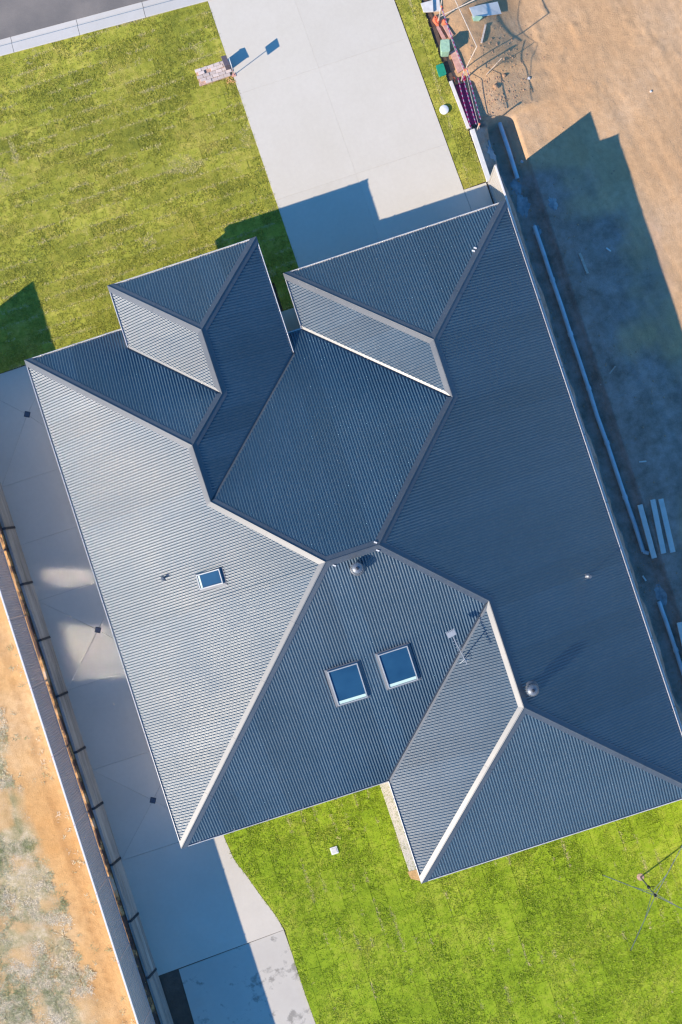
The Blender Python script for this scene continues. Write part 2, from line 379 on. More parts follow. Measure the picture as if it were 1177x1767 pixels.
house = empty('house', 'single storey house with dark blue grey corrugated metal hip roof', 'house')
roof = B()
for k, (poly, kinds, ax) in FACES.items():
    roof.add([(u, v, pz(k, u, v)-.045) for u, v in inset(poly, [.10 if e == e_ else 0 for e in kinds])], [tuple(range(len(poly)))])
roof = roof.build('roof', M['flash'], house, fix=False)
AMP, PITCH, PER = .0135, .092, 8
def seg_interval(poly, ax, s):
    hits = []
    for i in range(len(poly)):
        a, b = poly[i-1], poly[i]; sa, sb = (a[1-(1-ax)], b[1-(1-ax)]) if False else ((a[1], b[1]) if ax == 1 else (a[0], b[0]))
        ta, tb = (a[0], b[0]) if ax == 1 else (a[1], b[1])
        if abs(sb-sa) < 1e-9: continue
        if (sa <= s < sb) or (sb <= s < sa): hits.append(ta+(tb-ta)*(s-sa)/(sb-sa))
    return (min(hits), max(hits)) if len(hits) >= 2 else None
for k, (poly, kinds, ax) in FACES.items():
    w = {c_: .05, v_: .075, e_: .07, n_: .02}
    pp = inset(poly, [w[e] for e in kinds]); n = NRM[k]
    ss = [p[1] if ax == 1 else p[0] for p in pp]; s0, s1 = min(ss), max(ss)
    nsheet = int(math.ceil((s1-s0)/(PITCH*PER)))
    for i in range(nsheet):
        vs = []; fs = []; a = s0+i*PITCH*PER; lift = .0004*(i % 2)
        b_ = min(a+PITCH*PER+.002, s1); m_ = max(2, int(round((b_-a)/PITCH*8))); run = 0
        tw = random.uniform(-.0008, .0008)
        for j in range(m_+1):
            s = a+(b_-a)*j/m_; s = min(max(s, s0+1e-5), s1-1e-5); iv = seg_interval(pp, ax, s)
            if not iv: run = 0; continue
            d = AMP*math.sin(2*math.pi*(s-s0)/PITCH)+lift+tw*(j/m_-.5)+.012
            nn = len(vs)
            for t in iv:
                u, v = (t, s) if ax == 1 else (s, t); q = Vector((u, v, pz(k, u, v)))+n*d; vs.append(q)
            if run: fs.append((nn-2, nn-1, nn+1, nn))
            run = 1
        if fs:
            sh = B().add(vs, fs).build('roof_sheet', M['roof'], roof, fix=False)
            for p in sh.data.polygons: p.use_smooth = True
# cappings and valleys: each shared edge once
edges = {}
for k, (poly, kinds, ax) in FACES.items():
    ins = inset(poly, [.150 if e == c_ else .085 if e == v_ else 0 for e in kinds]); L = len(poly)
    for i, e in enumerate(kinds):
        a, b = poly[i], poly[(i+1) % L]; ia, ib = ins[i], ins[(i+1) % L]
        key = tuple(sorted([tuple(round(x, 2) for x in a), tuple(round(x, 2) for x in b)]))
        edges.setdefault((key, e), []).append((k, a, b, ia, ib))
def on(F, p, d): return Vector((p[0], p[1], pz(F, *p)))+NRM[F]*d
for (key, e), lst in edges.items():
    if e == c_:
        s = B(); k0, a, b, _, _ = lst[0]; 
        for (F, a, b, ia, ib) in lst:
            A, Bq, IA, IB = on(F, a, .040), on(F, b, .040), on(F, ia, .031), on(F, ib, .031)
            ia2, ib2 = (Vector(ia)-Vector(a)), (Vector(ib)-Vector(b))
            JA, JB = on(F, ia, .006), on(F, ib, .006)
            s.add([A, Bq, IB, IA, JB, JA], [(0, 1, 2, 3), (3, 2, 4, 5)])
        za = pz(k0, *lst[0][1]); zb = pz(k0, *lst[0][2]); a, b = lst[0][1], lst[0][2]
        s.tube([(a[0], a[1], za+.046), (b[0], b[1], zb+.046)], .022, 8)
        cp = s.build('ridge_capping', M['cap'], roof, fix=False)
    elif e == v_:
        s = B()
        for (F, a, b, ia, ib) in lst: s.add([on(F, a, -.02), on(F, b, -.02), on(F, ib, .004), on(F, ia, .004)], [(0, 1, 2, 3)])
        s.build('valley_gutter', M['cap'], roof, fix=False)
# cap lap joints: short bands every 2.7 m
for (key, e), lst in edges.items():
    if e != c_: continue
    a, b = lst[0][1], lst[0][2]; ln = math.hypot(b[0]-a[0], b[1]-a[1]); nb = int(ln//2.6)
    for q in range(1, nb+1):
        t0 = q/(nb+1); s = B()
        for (F, a2, b2, ia, ib) in lst:
            A, Bv = Vector(a2).to_2d(), Vector(b2).to_2d(); d = (Bv-A).normalized(); tt = t0 if (a2 == a) else 1-t0
            c = A+(Bv-A)*tt; nrm = Vector((-d.y, d.x)); 
            if nrm.dot(Vector(ia).to_2d()-A) < 0: nrm = -nrm
            p = [c-d*.02, c+d*.02, c+d*.02+nrm*.153, c-d*.02+nrm*.153]
            s.add([on(F, p[0], .044), on(F, p[1], .044), on(F, p[2], .035), on(F, p[3], .035)], [(0, 1, 2, 3)])
        s.build('capping_joint', M['cap'], roof, fix=False)
# gutters
OUT = [P1, E1, P3, P4, E2, P6, P7, P8, P9, P10, P11, P12]
i1, i2 = inset(OUT, [.012]*12), inset(OUT, [.115]*12); i3 = inset(OUT, [.14]*12)
for i in range(12):
    if i in (): continue
    j = (i+1) % 12; z = EW if i in (1, 2, 3) else E0
    a, b, c, d = OUT[i], OUT[j], i1[i], i1[j]; e, f = i2[i], i2[j]; g, h = i3[i], i3[j]
    if i == 1: a = (a[0], V1[1]); c = (c[0], V1[1]-.02); e = (e[0], V1[1]-.04); g = (g[0], V1[1]-.04)
    if i == 3: b = (b[0], P5[1]); d = (d[0], P5[1]-.02); f = (f[0], P5[1]-.04); h = (h[0], P5[1]-.04)
    zt = z+.015
    s = B(); s.hexa([(a[0], a[1], zt-.12), (b[0], b[1], zt-.12), (d[0], d[1], zt-.12), (c[0], c[1], zt-.12)], [(a[0], a[1], zt), (b[0], b[1], zt), (d[0], d[1], zt), (c[0], c[1], zt)])
    s.tube([((a[0]+c[0])/2, (a[1]+c[1])/2, zt-.002), ((b[0]+d[0])/2, (b[1]+d[1])/2, zt-.002)], .015, 8)
    s.add([(*c, zt-.06), (*d, zt-.06), (*f, zt-.06), (*e, zt-.06)], [(0, 1, 2, 3)])
    s.add([(*e, zt-.115), (*f, zt-.115), (*f, zt-.01), (*e, zt-.01)], [(0, 1, 2, 3)])
    gt = s.build('gutter', M['gutter'], house, fix=False)
    ln = math.hypot(b[0]-a[0], b[1]-a[1]); nb = max(1, int(ln/1.1))
    for q in range(nb):
        t = (q+.5)/nb; s = B(); pa = (c[0]+(d[0]-c[0])*t, c[1]+(d[1]-c[1])*t); pb = (e[0]+(f[0]-e[0])*t, e[1]+(f[1]-e[1])*t)
        oa = (a[0]+(b[0]-a[0])*t-(pb[0]-pa[0])*.25, a[1]+(b[1]-a[1])*t-(pb[1]-pa[1])*.25)
        s.bar((oa[0], oa[1], zt+.004), (pb[0], pb[1], zt+.002), .028, .012); s.build('gutter_bracket', M['galv'], gt)
    s = B(); s.hexa([(*e, 2.40 if z == E0 else 2.43), (*f, 2.40 if z == E0 else 2.43), (*h, 2.40 if z == E0 else 2.43), (*g, 2.40 if z == E0 else 2.43)], [(*e, z-.02), (*f, z-.02), (*h, z-.02), (*g, z-.02)])
    s.build('fascia', M['flash'], house)
B().add([(u, v, 2.42) for u, v in i3], [tuple(range(12))]).build('soffit', M['soffit'], house, fix=False)
# walls
ow = [.5, .5, 2.0, .4, .5, .5, .45, .35, .5, .5, .5, .5]
WP = inset(OUT, ow); s = B()
for i in range(12):
    a, b = WP[i], WP[(i+1) % 12]
    s.add([(*a, -.1), (*b, -.1), (*b, 2.43), (*a, 2.43)], [(0, 1, 2, 3)])
s.build('wall', M['brickwall'], house, fix=False)
def wall_window(v0, v1, z0, z1, n, u=WP[0][0]):
    fr_ = [0, .23, .77, 1] if n == 3 else [0, 1]; s = B(); s.box(u-.06, u+.02, v0-.05, v1+.05, z0-.05, z0); s.box(u-.06, u+.02, v0-.05, v1+.05, z1, z1+.05)
    for k in range(n+1):
        c = v0+(v1-v0)*fr_[k]; s.box(u-.055, u+.02, c-.05, c+.05, z0, z1)
    fr = s.build('window_frame', M['frame'], house)
    for k in range(n):
        a = v0+(v1-v0)*fr_[k]; b = v0+(v1-v0)*fr_[k+1]; B().add([(u-.03, a+.05, z0), (u-.03, b-.05, z0), (u-.03, b-.05, z1), (u-.03, a+.05, z1)], [(0, 1, 2, 3)]).build('pane', M['mirror'] if 'mirror' in M else M['glass'], fr, fix=False)
wall_window(.78, 2.88, .55, 1.85, 3); wall_window(-1.40, -.60, .75, 1.85, 1)
g = B(); gy = WP[7][1]; 
gd = B().box(2.0, 6.8, gy-.02, gy-.005, .03, 2.2).build('garage_door', M['garage'], house)
for k in range(4): B().box(2.05, 6.75, gy-.04, gy-.021, .06+k*.54, .56+k*.54).build('door_panel', M['garage'], gd)
# ------------------------------------------------------------------ ground
def sheet(name, pts, z, mat, **k): 
    o = B().add([(a, b, z) for a, b in pts], [tuple(range(len(pts)))]).build(name, mat, fix=False); tag(o, kind='structure', **k); return o
sheet('ground', [(-600, -600), (600, -600), (600, 600), (-600, 600)], -1.35, M['dirt'])
# our block: a solid soil base
uF, uFR = -11.95, 8.10
o = B().prism([(uF, -20.0), (uFR, -17.5), (uFR, 30), (uF, 30)], -1.3, -.06).build('soil_base', M['darksoil']); tag(o, kind='structure')
# road and kerb
ra, rb = Vector(at(0, 68)), Vector(at(255, 0)); rd = (rb-ra).normalized(); rn = Vector((rd.y, -rd.x))
if rn.y > 0: rn = -rn
def along(t, w): q = ra+rd*t+rn*w; return (q.x, q.y)
sheet('road', [along(-60, 0), along(60, 0), along(60, 40), along(-60, 40)], -.02, M['asphalt'])
sheet('verge_ground', [along(-60, 0), along(60, 0), along(60, -2.2), along(-60, -2.2)], -.10, M['darksoil'])
kp = tag(empty('kerb', kind='structure'), kind='structure')
kw = (Vector(at(0, 98))-ra).dot(-rn)
off = (Vector(at(131, 33))-ra).dot(rd) % 2.45
for i in range(-12, 14):
    t0, t1 = off+i*2.45+.008, off+(i+1)*2.45-.008; s = B()
    prof = [(.0, -.025), (-.16, -.035), (-.21, -.030), (-.27, .045), (-kw+.02, .06), (-kw, .05), (-kw, -.1), (0, -.1)]
    A_ = [(*along(t0, w), z) for w, z in prof]; B_ = [(*along(t1, w), z) for w, z in prof]; n = len(prof)
    s.add(A_+B_, [(j, (j+1) % n, n+(j+1) % n, n+j) for j in range(n)]+[tuple(range(n)), tuple(range(n, 2*n))]); s.build('kerb_stone', M['kerb'], kp)
# lawns --------------------------------------------------------------
kin = lambda u: (along(0, -kw-.0)[1]+(u-along(0, -kw)[0])*rd.y/rd.x)
dl = lambda v: .61+(v+19.8)*(.71-.61)/7.91
LF = [(-26, kin(-26)), (.60, kin(.60)), (.72, -11.9), (.75, -8.3), (-.25, -8.3), (-.25, -9.37), (-9.6, -9.37), (-11.9, -9.33), (-26, -9.3)]
LS = [(6.95, kin(6.95)), (7.85, kin(7.85)), (7.86, -14.3), (8.0, -12.4), (8.05, -10.45), (7.22, -10.42)]
dr = [at(680, 0), at(800, 328)]
cv = [at(*p) for p in ((388, 1446), (404, 1482), (428, 1514), (450, 1545), (478, 1582), (492, 1605), (504, 1645), (515, 1680), (530, 1725), (545, 1767), (575, 1860))]
LB = [(c[0]+.01, c[1]) for c in cv]+[(cv[-1][0], 24), (8.0, 24), (8.0, 11.2), (-1.2, 11.2), (-1.2, 7.6), (-8.2, 7.6)]
tu = {}
for nm, poly, mat, matb, rows_u, lab in (('front_lawn', LF, 'turf_front', 'blade_front', True, 'front'), ('side_lawn', LS, 'turf_front', 'blade_front', False, 'side'), ('back_lawn', LB, 'turf_back', 'blade_back', False, 'back')):
    base = B().add([(a, b, -.012) for a, b in poly], [tuple(range(len(poly)))]).build(nm, M[mat], fix=False); tag(base, kind='structure')
    us = [p[0] for p in poly]; vs = [p[1] for p in poly]; RW, LN = .50, 1.45
    fu = [p[0] for p in FRAME]; fv = [p[1] for p in FRAME]
    a0, a1, b0, b1 = (max(min(us), min(fu)), min(max(us), max(fu)), max(min(vs), min(fv)), min(max(vs), max(fv)))
    if not rows_u: a0, a1, b0, b1 = b0, b1, a0, a1
    cnt = 0; r = 0; q = b0
    while q < b1:
        x = a0-random.uniform(0, LN); ang = 0
        while x < a1:
            l = LN*random.uniform(.75, 1.1); g = .006
            rect = (x+g, x+l-g, q+g, q+RW-g) if rows_u else (q+g, q+RW-g, x+g, x+l-g)
            c = clip(poly, *rect); x += l
            if len(c) < 3 or abs(area(c)) < .05: continue
            cu = sum(p[0] for p in c)/len(c); cvv = sum(p[1] for p in c)/len(c)
            if not inside(FRAME, np.array([cu]), np.array([cvv]))[0]: continue
            z = random.uniform(.008, .026)
            B().add([(p[0]+random.uniform(-.012, .012), p[1]+random.uniform(-.012, .012), -.01) for p in c]+[(p[0], p[1], z+random.uniform(-.004, .004)) for p in c],
                    [tuple(range(len(c), 2*len(c)))]+[(i, (i+1) % len(c), len(c)+(i+1) % len(c), len(c)+i) for i in range(len(c))]).build('turf_slab', M[mat], base, fix=False); cnt += 1
        q += RW
    # blades
    A = abs(area(poly)); bb = (min(us), max(us), min(vs), max(vs)); n = int((min(bb[1], 17)-max(bb[0], -18))*(min(bb[3], 21)-max(bb[2], -23))*420)
    U = rng.uniform(max(bb[0], -18), min(bb[1], 17), n); Q = rng.uniform(max(bb[2], -23), min(bb[3], 21), n)
    k = inside(poly, U, Q) & inside(FRAME, U, Q)
    k &= ~inside([(P1[0]+1, P1[1]+.4), (uW0+.4, P1[1]+.4), (uW0+.4, vW+.4), (uW1-.8, vW+.4), (uW1-.8, 0), (8, 0), (8, vBW-.5), (uB0+.6, vBW-.5), (uB0+.6, vB-.5), (-8.6, vB-.5)], U, Q)
    dens = fbm(U*1.7, Q*1.7, 3, 3); k &= rng.random(n) < np.clip(dens*2.4-.30, .45, 1)
    U = U[k]; Q = Q[k]; nn = len(U); bl = 5
    w_ = (Q if rows_u else U)-b0 + .03*(fbm(U*3, Q*3, 2, 17)-.5); sd_ = np.abs((w_+RW/2) % RW-RW/2)
    dry = ((sd_ < .045) & (fbm(U*1.1, Q*1.1, 3, 51) > (.34 if nm != 'back_lawn' else .56))) | (fbm(U*.8, Q*.8, 4, 77) > (.68 if nm == 'front_lawn' else .9))
    dry = np.repeat(np.repeat(dry*rng.uniform(.4, 1, nn), bl), 3)
    U = np.repeat(U, bl)+rng.normal(0, .022, nn*bl); Q = np.repeat(Q, bl)+rng.normal(0, .022, nn*bl)
    nb = len(U); th = rng.uniform(0, 2*np.pi, nb); le = rng.uniform(.03, .075, nb); hh = rng.uniform(.012, .05, nb); wd = rng.uniform(.006, .014, nb)
    ca, sa = np.cos(th), np.sin(th)
    z0 = np.full(nb, .012)
    v0 = np.stack([U-sa*wd, -(Q+ca*wd), z0], 1); v1 = np.stack([U+sa*wd, -(Q-ca*wd), z0], 1); v2 = np.stack([U+ca*le, -(Q+sa*le), z0+hh], 1)
    co = np.stack([v0, v1, v2], 1).reshape(-1, 3); f = np.arange(nb*3).reshape(-1, 3)
    o = np_mesh('grass', co, f, M[matb])
    at_ = o.data.attributes.new('tone', 'FLOAT', 'POINT'); at_.data.foreach_set('value', np.repeat(np.repeat(rng.random(nn), bl), 3).astype(np.float32))
    o.data.attributes.new('dry', 'FLOAT', 'POINT').data.foreach_set('value', dry.astype(np.float32))
    tag(o, {'front': 'yellow green grass of the front lawn between street kerb and house', 'side': 'narrow strip of grass between driveway and dirt block', 'back': 'bright green grass of the back lawn around the clothesline'}[lab], 'grass', kind='stuff')

# concrete ------------------------------------------------------------
drive = empty('driveway', kind='structure')
jl = lambda v: .66+.0*(v)                     # saw cuts
def dlx(v): a, b = at(358, 0), at(480, 358); return a[0]+(v-a[1])*(b[0]-a[0])/(b[1]-a[1])
def drx(v): a, b = dr; return a[0]+(v-a[1])*(b[0]-a[0])/(b[1]-a[1])
vj = [kin(3.5)-.0, -16.2, -12.15, -8.4]
for i in range(3):
    v0, v1 = vj[i], vj[i+1]
    for h in (0, 1):
        mid = lambda v: dlx(v)+(drx(v)-dlx(v))*.47
        a0, a1 = (dlx, mid) if h == 0 else (mid, drx)
        t0 = kin(a0(v0)) if i == 0 else v0; t1 = kin(a1(v0)) if i == 0 else v0
        g = .0012
        B().prism([(a0(t0)+(g if h else 0), t0+g), (a1(t1)-(0 if h else g), t1+g), (a1(v1)-(0 if h else g), v1-g), (a0(v1)+(g if h else 0), v1-g)], -.08, .028, .002).build('slab', M['drive'], drive)
# apron strip right of driveway in front of garage corner, porch
a = at(800, 329); b = at(842, 314)
B().prism([(drx(-10.4)+.01, -10.40), (8.03, -10.40), (8.03, -8.7), (drx(-8.7)+.01, -8.7)], -.08, .022, .006).build('slab', M['drive'], drive)
pc = empty('porch', kind='structure')
B().prism([(-.6, -8.28), (.9, -8.28), (.9, -7.35), (-.6, -7.35)], -.08, .06, .008).build('slab', M['path'], pc)
B().prism([(-.6, -6.55), (.9, -6.55), (.9, -5.6), (-.6, -5.6)], -.08, .10, .008).build('slab', M['path'], pc)
o = B().box(-.35, .7, vC-.06, vC+.10, 2.2, 2.45).build('lintel_beam', M['gutter'], house)

path = empty('side_path', kind='structure')
uw, uh = -11.80, -8.45
def slab(pts, mat='path', z=.0, par=path): return B().prism(pts, -.12, z, .003).build('slab', M[mat], par)
LV = [-9.33, -5.44, -3.26, -1.17, 2.19, 5.16, 8.53]
def quad_with_drain(v0, v1, du, dv):
    c = (du, dv); q = [(uw, v0), (uh, v0), (uh, v1), (uw, v1)]
    for i in range(4):
        a, b = q[i], q[(i+1) % 4]; slab(inset([a, b, c], [.0025]*3), z=0)
D = [at(47, 715), at(169, 1087), at(264, 1381)]
quad_with_drain(LV[0], LV[1], *D[0]); slab(inset([(uw, LV[1]), (uh, LV[1]), (uh, LV[2]), (uw, LV[2])], [.003]*4))
slab(inset([(uw, LV[2]), (uh, LV[2]), (uh, LV[3]), (uw, LV[3])], [.003]*4)); quad_with_drain(LV[3], LV[4], *D[1])
slab(inset([(uw, LV[4]), (uh, LV[4]), (uh, LV[5]), (uw, LV[5])], [.003]*4)); quad_with_drain(LV[5], LV[6], *D[2])
jr = at(490, 1605); jlft = at(272, 1685)
slab([(uw, LV[6]+.006), (uh, LV[6]+.006), (uh, 7.9), (cv[0][0]-.01, 7.9)]+[(c[0]-.01, c[1]) for c in cv[:5]]+[(jr[0], jr[1]-.012), (uw, jlft[1]-.012)])
pl = at(308, 1673); pl2 = at(335, 1767)
slab([(pl[0], pl[1]+.012), (jr[0]-.01, jr[1]+.008)]+[(c[0]-.01, c[1]) for c in cv[6:]]+[(cv[-1][0], 22), (pl2[0], 22), (pl2[0], pl2[1])], 'wetpath', -.035)
labs = ['square drain grate in the side path nearest the street', 'square drain grate in the side path beside the bright reflections', 'square drain grate in the side path nearest the back corner of the house']
for i, (du, dv) in enumerate(D):
    e = empty('drain', labs[i], 'drain', loc=(du, dv, 0)); r = .155; s = B()
    q = [(du+r*math.cos(math.radians(a)), dv+r*math.sin(math.radians(a))) for a in (18, 108, 198, 288)]
    q = [(du-r, dv), (du, dv-r), (du+r, dv), (du, dv+r)]
    q = [(du+(x-du)*.9+(y-dv)*.25, dv+(y-dv)*.9-(x-du)*.25) for x, y in q]
    o = B().prism(q, -.04, .006).build('frame', M['steel'], e); o.location = -e.location
    for t in (-.5, -.17, .17, .5):
        s = B(); c = (du, dv); d1 = Vector(q[1])-Vector(q[0]); d2 = Vector(q[3])-Vector(q[0]); cc = Vector(c)+d2*t*.6
        a, b = cc-d1*.38, cc+d1*.38; s.bar((a.x, a.y, .011), (b.x, b.y, .011), .03, .008); o = s.build('grate_bar', M['grate'], e); o.location = -e.location
# strip beside rear wing
a, b, c, d = at(655, 1353), at(669, 1349), at(721, 1502), at(707, 1507)
st = empty('mowing_strip', kind='structure'); s = B().prism([a, (b[0]+.25, b[1]), (c[0]+.25, c[1]), d], -.08, .035, .01).build('slab', M['path'], st)
sheet('bare_edge', [at(703, 1504), at(722, 1499), at(727, 1520), at(709, 1516)], .045, M['orange'])
sheet('trench_ground', [(-12.0, jlft[1]), (pl[0]+.1, jlft[1]), (pl2[0]+.1, 25), (-12.0, 25)], -.30, M['darksoil'])
tag(B().lathe((*at(316, 1762, -.2), -.30), [(.16, 0), (.18, .12), (.17, .2), (.12, .22), (.12, .12)], 20).build('bucket', M['black'], smooth=True), 'black round tub lying in the dark gap beside the lower slab', 'tub')
tag(B().prism([at(319, 1728, -.1), at(325, 1726, -.1), at(338, 1764, -.1), at(332, 1767, -.1)], -.28, -.1).build('board', M['pipe']), 'narrow bluish board on edge beside the lower patio slab', 'board')

# ------------------------------------------------------------------ left boundary
fz = .70
left = field('left_ground', -40, -12.06, -14, 30, .11, lambda U, Q: fz+(fbm(U*1.3, Q*1.3, 5, 2)-.5)*.10*np.clip((-12.1-U)*3, 0.15, 1)
             + .012*np.sin((Q*.95+U*.3)*42)*((np.abs(U+13.35-.0*Q) < .16) & (Q > 9) & (Q < 13)) - .03*(np.abs(U+13.1) < .25), M['lorange']); tag(left, kind='structure')
tag(B().prism([(-60, -20), (-12.1, -20), (-12.1, 45), (-60, 45)], -1.3, fz-.22).build('left_ground_base', M['orange']), kind='structure')
wallL = empty('retaining_wall', 'low grey concrete sleeper retaining wall along the side path', 'retaining wall', loc=(-11.8, 0, 0))
def child(o, par): o.parent = par; o.location = -par.location
v0 = .1746-2.06*7
for i in range(17):
    a = v0+i*2.06; b = a+2.06
    for k in range(4):
        z0, z1 = k*fz/4+.004, (k+1)*fz/4-.003; o0 = .15*(1-z0/fz); o1 = .15*(1-z1/fz); jt = random.uniform(-.006, .006)
        f0, f1 = -11.93+o0+jt, -11.93+o1+jt
        s = B().hexa([(-12.03, a+.05, z0), (f0, a+.05, z0), (f0, b-.03, z0), (-12.03, b-.03, z0)], [(-12.03, a+.05, z1), (f1, a+.05, z1), (f1, b-.03, z1), (-12.03, b-.03, z1)])
        o = s.build('sleeper', M['sleeper'], bev=.006); child(o, wallL)
    s = B().hexa([(-11.90, a-.03, -.05), (-11.755, a-.03, -.05), (-11.755, a+.05, -.05), (-11.90, a+.05, -.05)], [(-12.04, a-.03, fz+.01), (-11.90, a-.03, fz+.01), (-11.90, a+.05, fz+.01), (-12.04, a+.05, fz+.01)])
    o = s.build('post', M['steel']); child(o, wallL)
# clods and clay along the top of the wall
s = B()
for i in range(420):
    v = random.uniform(-9, 17); u = random.uniform(-12.2, -12.07); r = random.uniform(.01, .04); g_ = fbm(v*.9, 0, 2, 8)
    if g_ < .42: continue
    s.lathe((u, v, fz-.02+r*.2), [(r*.6, -.01), (r, r*.3), (r*.5, r*.9)], 5)
tag(s.build('clay_clods', M['orange']), 'orange clay crumbs heaped along the top of the retaining wall', 'clay', kind='stuff')
field('clay_strip', -12.19, -12.045, -11, 22, .035, lambda U, Q: fz+.02+.05*(fbm(Q*2.3, U*9, 4, 5)-.45), M['claystrip'])['kind'] = 'structure'
FPV = 2.405
def fence_panels(par, u, v0, n, zb, zt, mat, bays=None, ribs=.092, depth=.012):
    zb0 = zb
    for i in range(n):
        zb = zb0+(bays[i] if bays else 0)
        a, b = v0+i*FPV+.02, v0+(i+1)*FPV-.02; m_ = int((b-a)/ribs*4); vs = []; fs = []
        for j in range(m_+1):
            v = a+(b-a)*j/m_; d = depth if (j % 4) in (1, 2) else -depth; d = depth*[-1, -.9, 1, .9][j % 4]
            vs += [(u+d, v, zb), (u+d, v, zt-.03)]
            if j: k = 2*j; fs.append((k-2, k, k+1, k-1))
        o = B().add(vs, fs).build('fence_panel', mat, fix=False); child(o, par)
        o = B().box(u-.032, u+.028, a-.02, b+.02, zt-.05, zt).build('top_rail', M['rail'], bev=.006); child(o, par)
        o = B().box(u-.025, u+.025, a-.02, b+.02, zb-.01, zb+.04).build('bottom_rail', mat); child(o, par)
        o = B().box(u-.034, u+.034, a-.034, a+.014, zb-.15, zt+.004).build('post', mat); child(o, par)
fl = empty('steel_fence', 'grey corrugated steel boundary fence with pale top rail above the retaining wall', 'fence', loc=(-12.22, 0, fz))
vend = -12.25
fence_panels(fl, -12.215, 6.408-FPV*7, 13, fz+.02, 2.53, M['fence'], bays=[.09, .08, .10, .09, .10, .09, .08, .07, .04, .01, .01, .01, .01])
# extra short end panel to the street end
o = B().box(-12.23, -12.20, -10.85, -10.42, fz, 2.53).build('end_panel', M['fence']); child(o, fl)
# dry grass
_n = len(left.data.vertices); _c = np.zeros(_n*3, np.float32); left.data.vertices.foreach_get('co', _c); _c = _c.reshape(-1, 3); _U, _Q = _c[:, 0], -_c[:, 1]
bx = [at(*p, fz) for p in ((0, 1240), (22, 1320), (45, 1400), (78, 1480), (100, 1540), (128, 1610), (142, 1660), (165, 1720), (180, 1790))]
_b = np.interp(_Q, [p[1] for p in bx], [p[0] for p in bx])+(fbm(_Q*1.5, _U*1.5, 3, 4)-.45)*1.0
left.data.attributes.new('shade_soil_tone', 'FLOAT', 'POINT').data.foreach_set('value', np.clip((_b-_U)/.5+.3, 0, 1).astype(np.float32)*np.clip((fbm(_U*1.2, _Q*1.2, 3, 61)-.3)*6, .35, 1).astype(np.float32))
n = 60000; U = rng.uniform(-20, -12.7, n); Q = rng.uniform(-2, 21, n)
bx = [at(*p, fz) for p in ((0, 1240), (22, 1320), (45, 1400), (78, 1480), (100, 1540), (128, 1610), (142, 1660), (165, 1720), (180, 1790))]
bu = np.interp(Q, [p[1] for p in bx], [p[0] for p in bx])+(fbm(Q*1.5, U*1.5, 3, 4)-.45)*1.0
dn = fbm(U*1.6, Q*1.6, 4, 9); k = (U < bu) & inside([at(-25, 1100, fz), at(260, 1100, fz), at(260, 1792, fz), at(-25, 1792, fz)], U, Q) & (rng.random(n) < np.clip(dn*2.4-.75, .06, .7))
k |= (rng.random(n) < .012) & (U < -12.7) & inside(FRAME, U, Q)
U, Q = U[k], Q[k]; bl = 9; nn = len(U); U = np.repeat(U, bl)+rng.normal(0, .05, nn*bl); Q = np.repeat(Q, bl)+rng.normal(0, .05, nn*bl); nb = len(U)
th = rng.uniform(0, 2*np.pi, nb); le = rng.uniform(.04, .14, nb); hh = rng.uniform(.008, .035, nb); wd = rng.uniform(.006, .014, nb); ca, sa = np.cos(th), np.sin(th); z0 = np.full(nb, fz-.005)
co = np.stack([np.stack([U-sa*wd, -(Q+ca*wd), z0], 1), np.stack([U+sa*wd, -(Q-ca*wd), z0], 1), np.stack([U+ca*le, -(Q+sa*le), z0+hh], 1)], 1).reshape(-1, 3)
tag(np_mesh('dry_grass', co, np.arange(nb*3).reshape(-1, 3), M['drygrass']), 'pale dry grass and straw on the orange dirt outside the left fence', 'dry grass', kind='stuff')

# ------------------------------------------------------------------ right block
GZ = -.93
def rz(U, Q):
    edge = 8.78+.18*(fbm(Q*1.1, Q*0+3, 3, 6)-.4)*2
    z = GZ+(fbm(U*.7, Q*.7, 5, 1)-.5)*.10
    # tractor scrapes, running obliquely in the open dirt
    w = np.clip((U-10.2)/1.0, 0, 1); z = z+w*.03*(fbm((U*.9-Q*.22)*3.5, (U*.25+Q*.8)*.35, 4, 12)-.5)*1.6
    z = z+.05*np.clip(fbm(U*2.2, Q*2.2, 4, 21)-.56, 0, 1)*3*np.clip((-11-Q)/1.5, 0, 1)
    tr = np.clip((U-edge)/.12, 0, 1); back = np.clip((U-9.55-.15*fbm(Q*.8, Q*0, 2, 5))/.5, 0, 1)
    deep = GZ-.30
    zt = np.where(U < edge+.12, (-.22-(U-8.1)*.55+.12*(fbm(U*5, Q*5, 4, 7)-.5))*(1-tr)+deep*tr, deep*(1-back)+z*back)
    inT = np.clip((Q+12.7)/.25, 0, 1)
    z2 = np.where(U < 9.9, zt*inT+z*(1-inT), z)
    # the near ground towards the street is higher; a shallow pit is dug beside the wall
    A_ = np.clip((11.6-U)/2.6, 0, 1); A_ = A_*A_*(3-2*A_); fr_ = np.clip((-14.15-Q)/.25, 0, 1)
    lv = -.50+fr_*(.37+(fbm(U*3, Q*3, 3, 3)-.5)*.10); A_ = A_*np.clip((-12.65-Q)/.2, 0, 1)
    z2 = z2*(1-A_)+(lv+(z-GZ)*.7)*A_
    return z2
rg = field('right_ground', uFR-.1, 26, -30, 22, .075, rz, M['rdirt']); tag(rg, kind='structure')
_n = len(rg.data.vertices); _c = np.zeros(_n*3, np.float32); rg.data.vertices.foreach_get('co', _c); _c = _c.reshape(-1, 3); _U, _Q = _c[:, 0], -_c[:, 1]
_d = np.clip((10.0+3.2*np.clip((_Q+11)/3, 0, 1)+2.2*np.clip((_Q+13)/3, .1, 1)*(fbm(_U*.6, _Q*.6, 4, 31)-.5)*2-_U)/1.6, 0, 1)*np.clip((_Q+12.9+.4*fbm(_U*2, _Q*2, 3, 8))/.3, 0, 1)  # house shade painted into soil colour, plus darker trench soil and wet patches
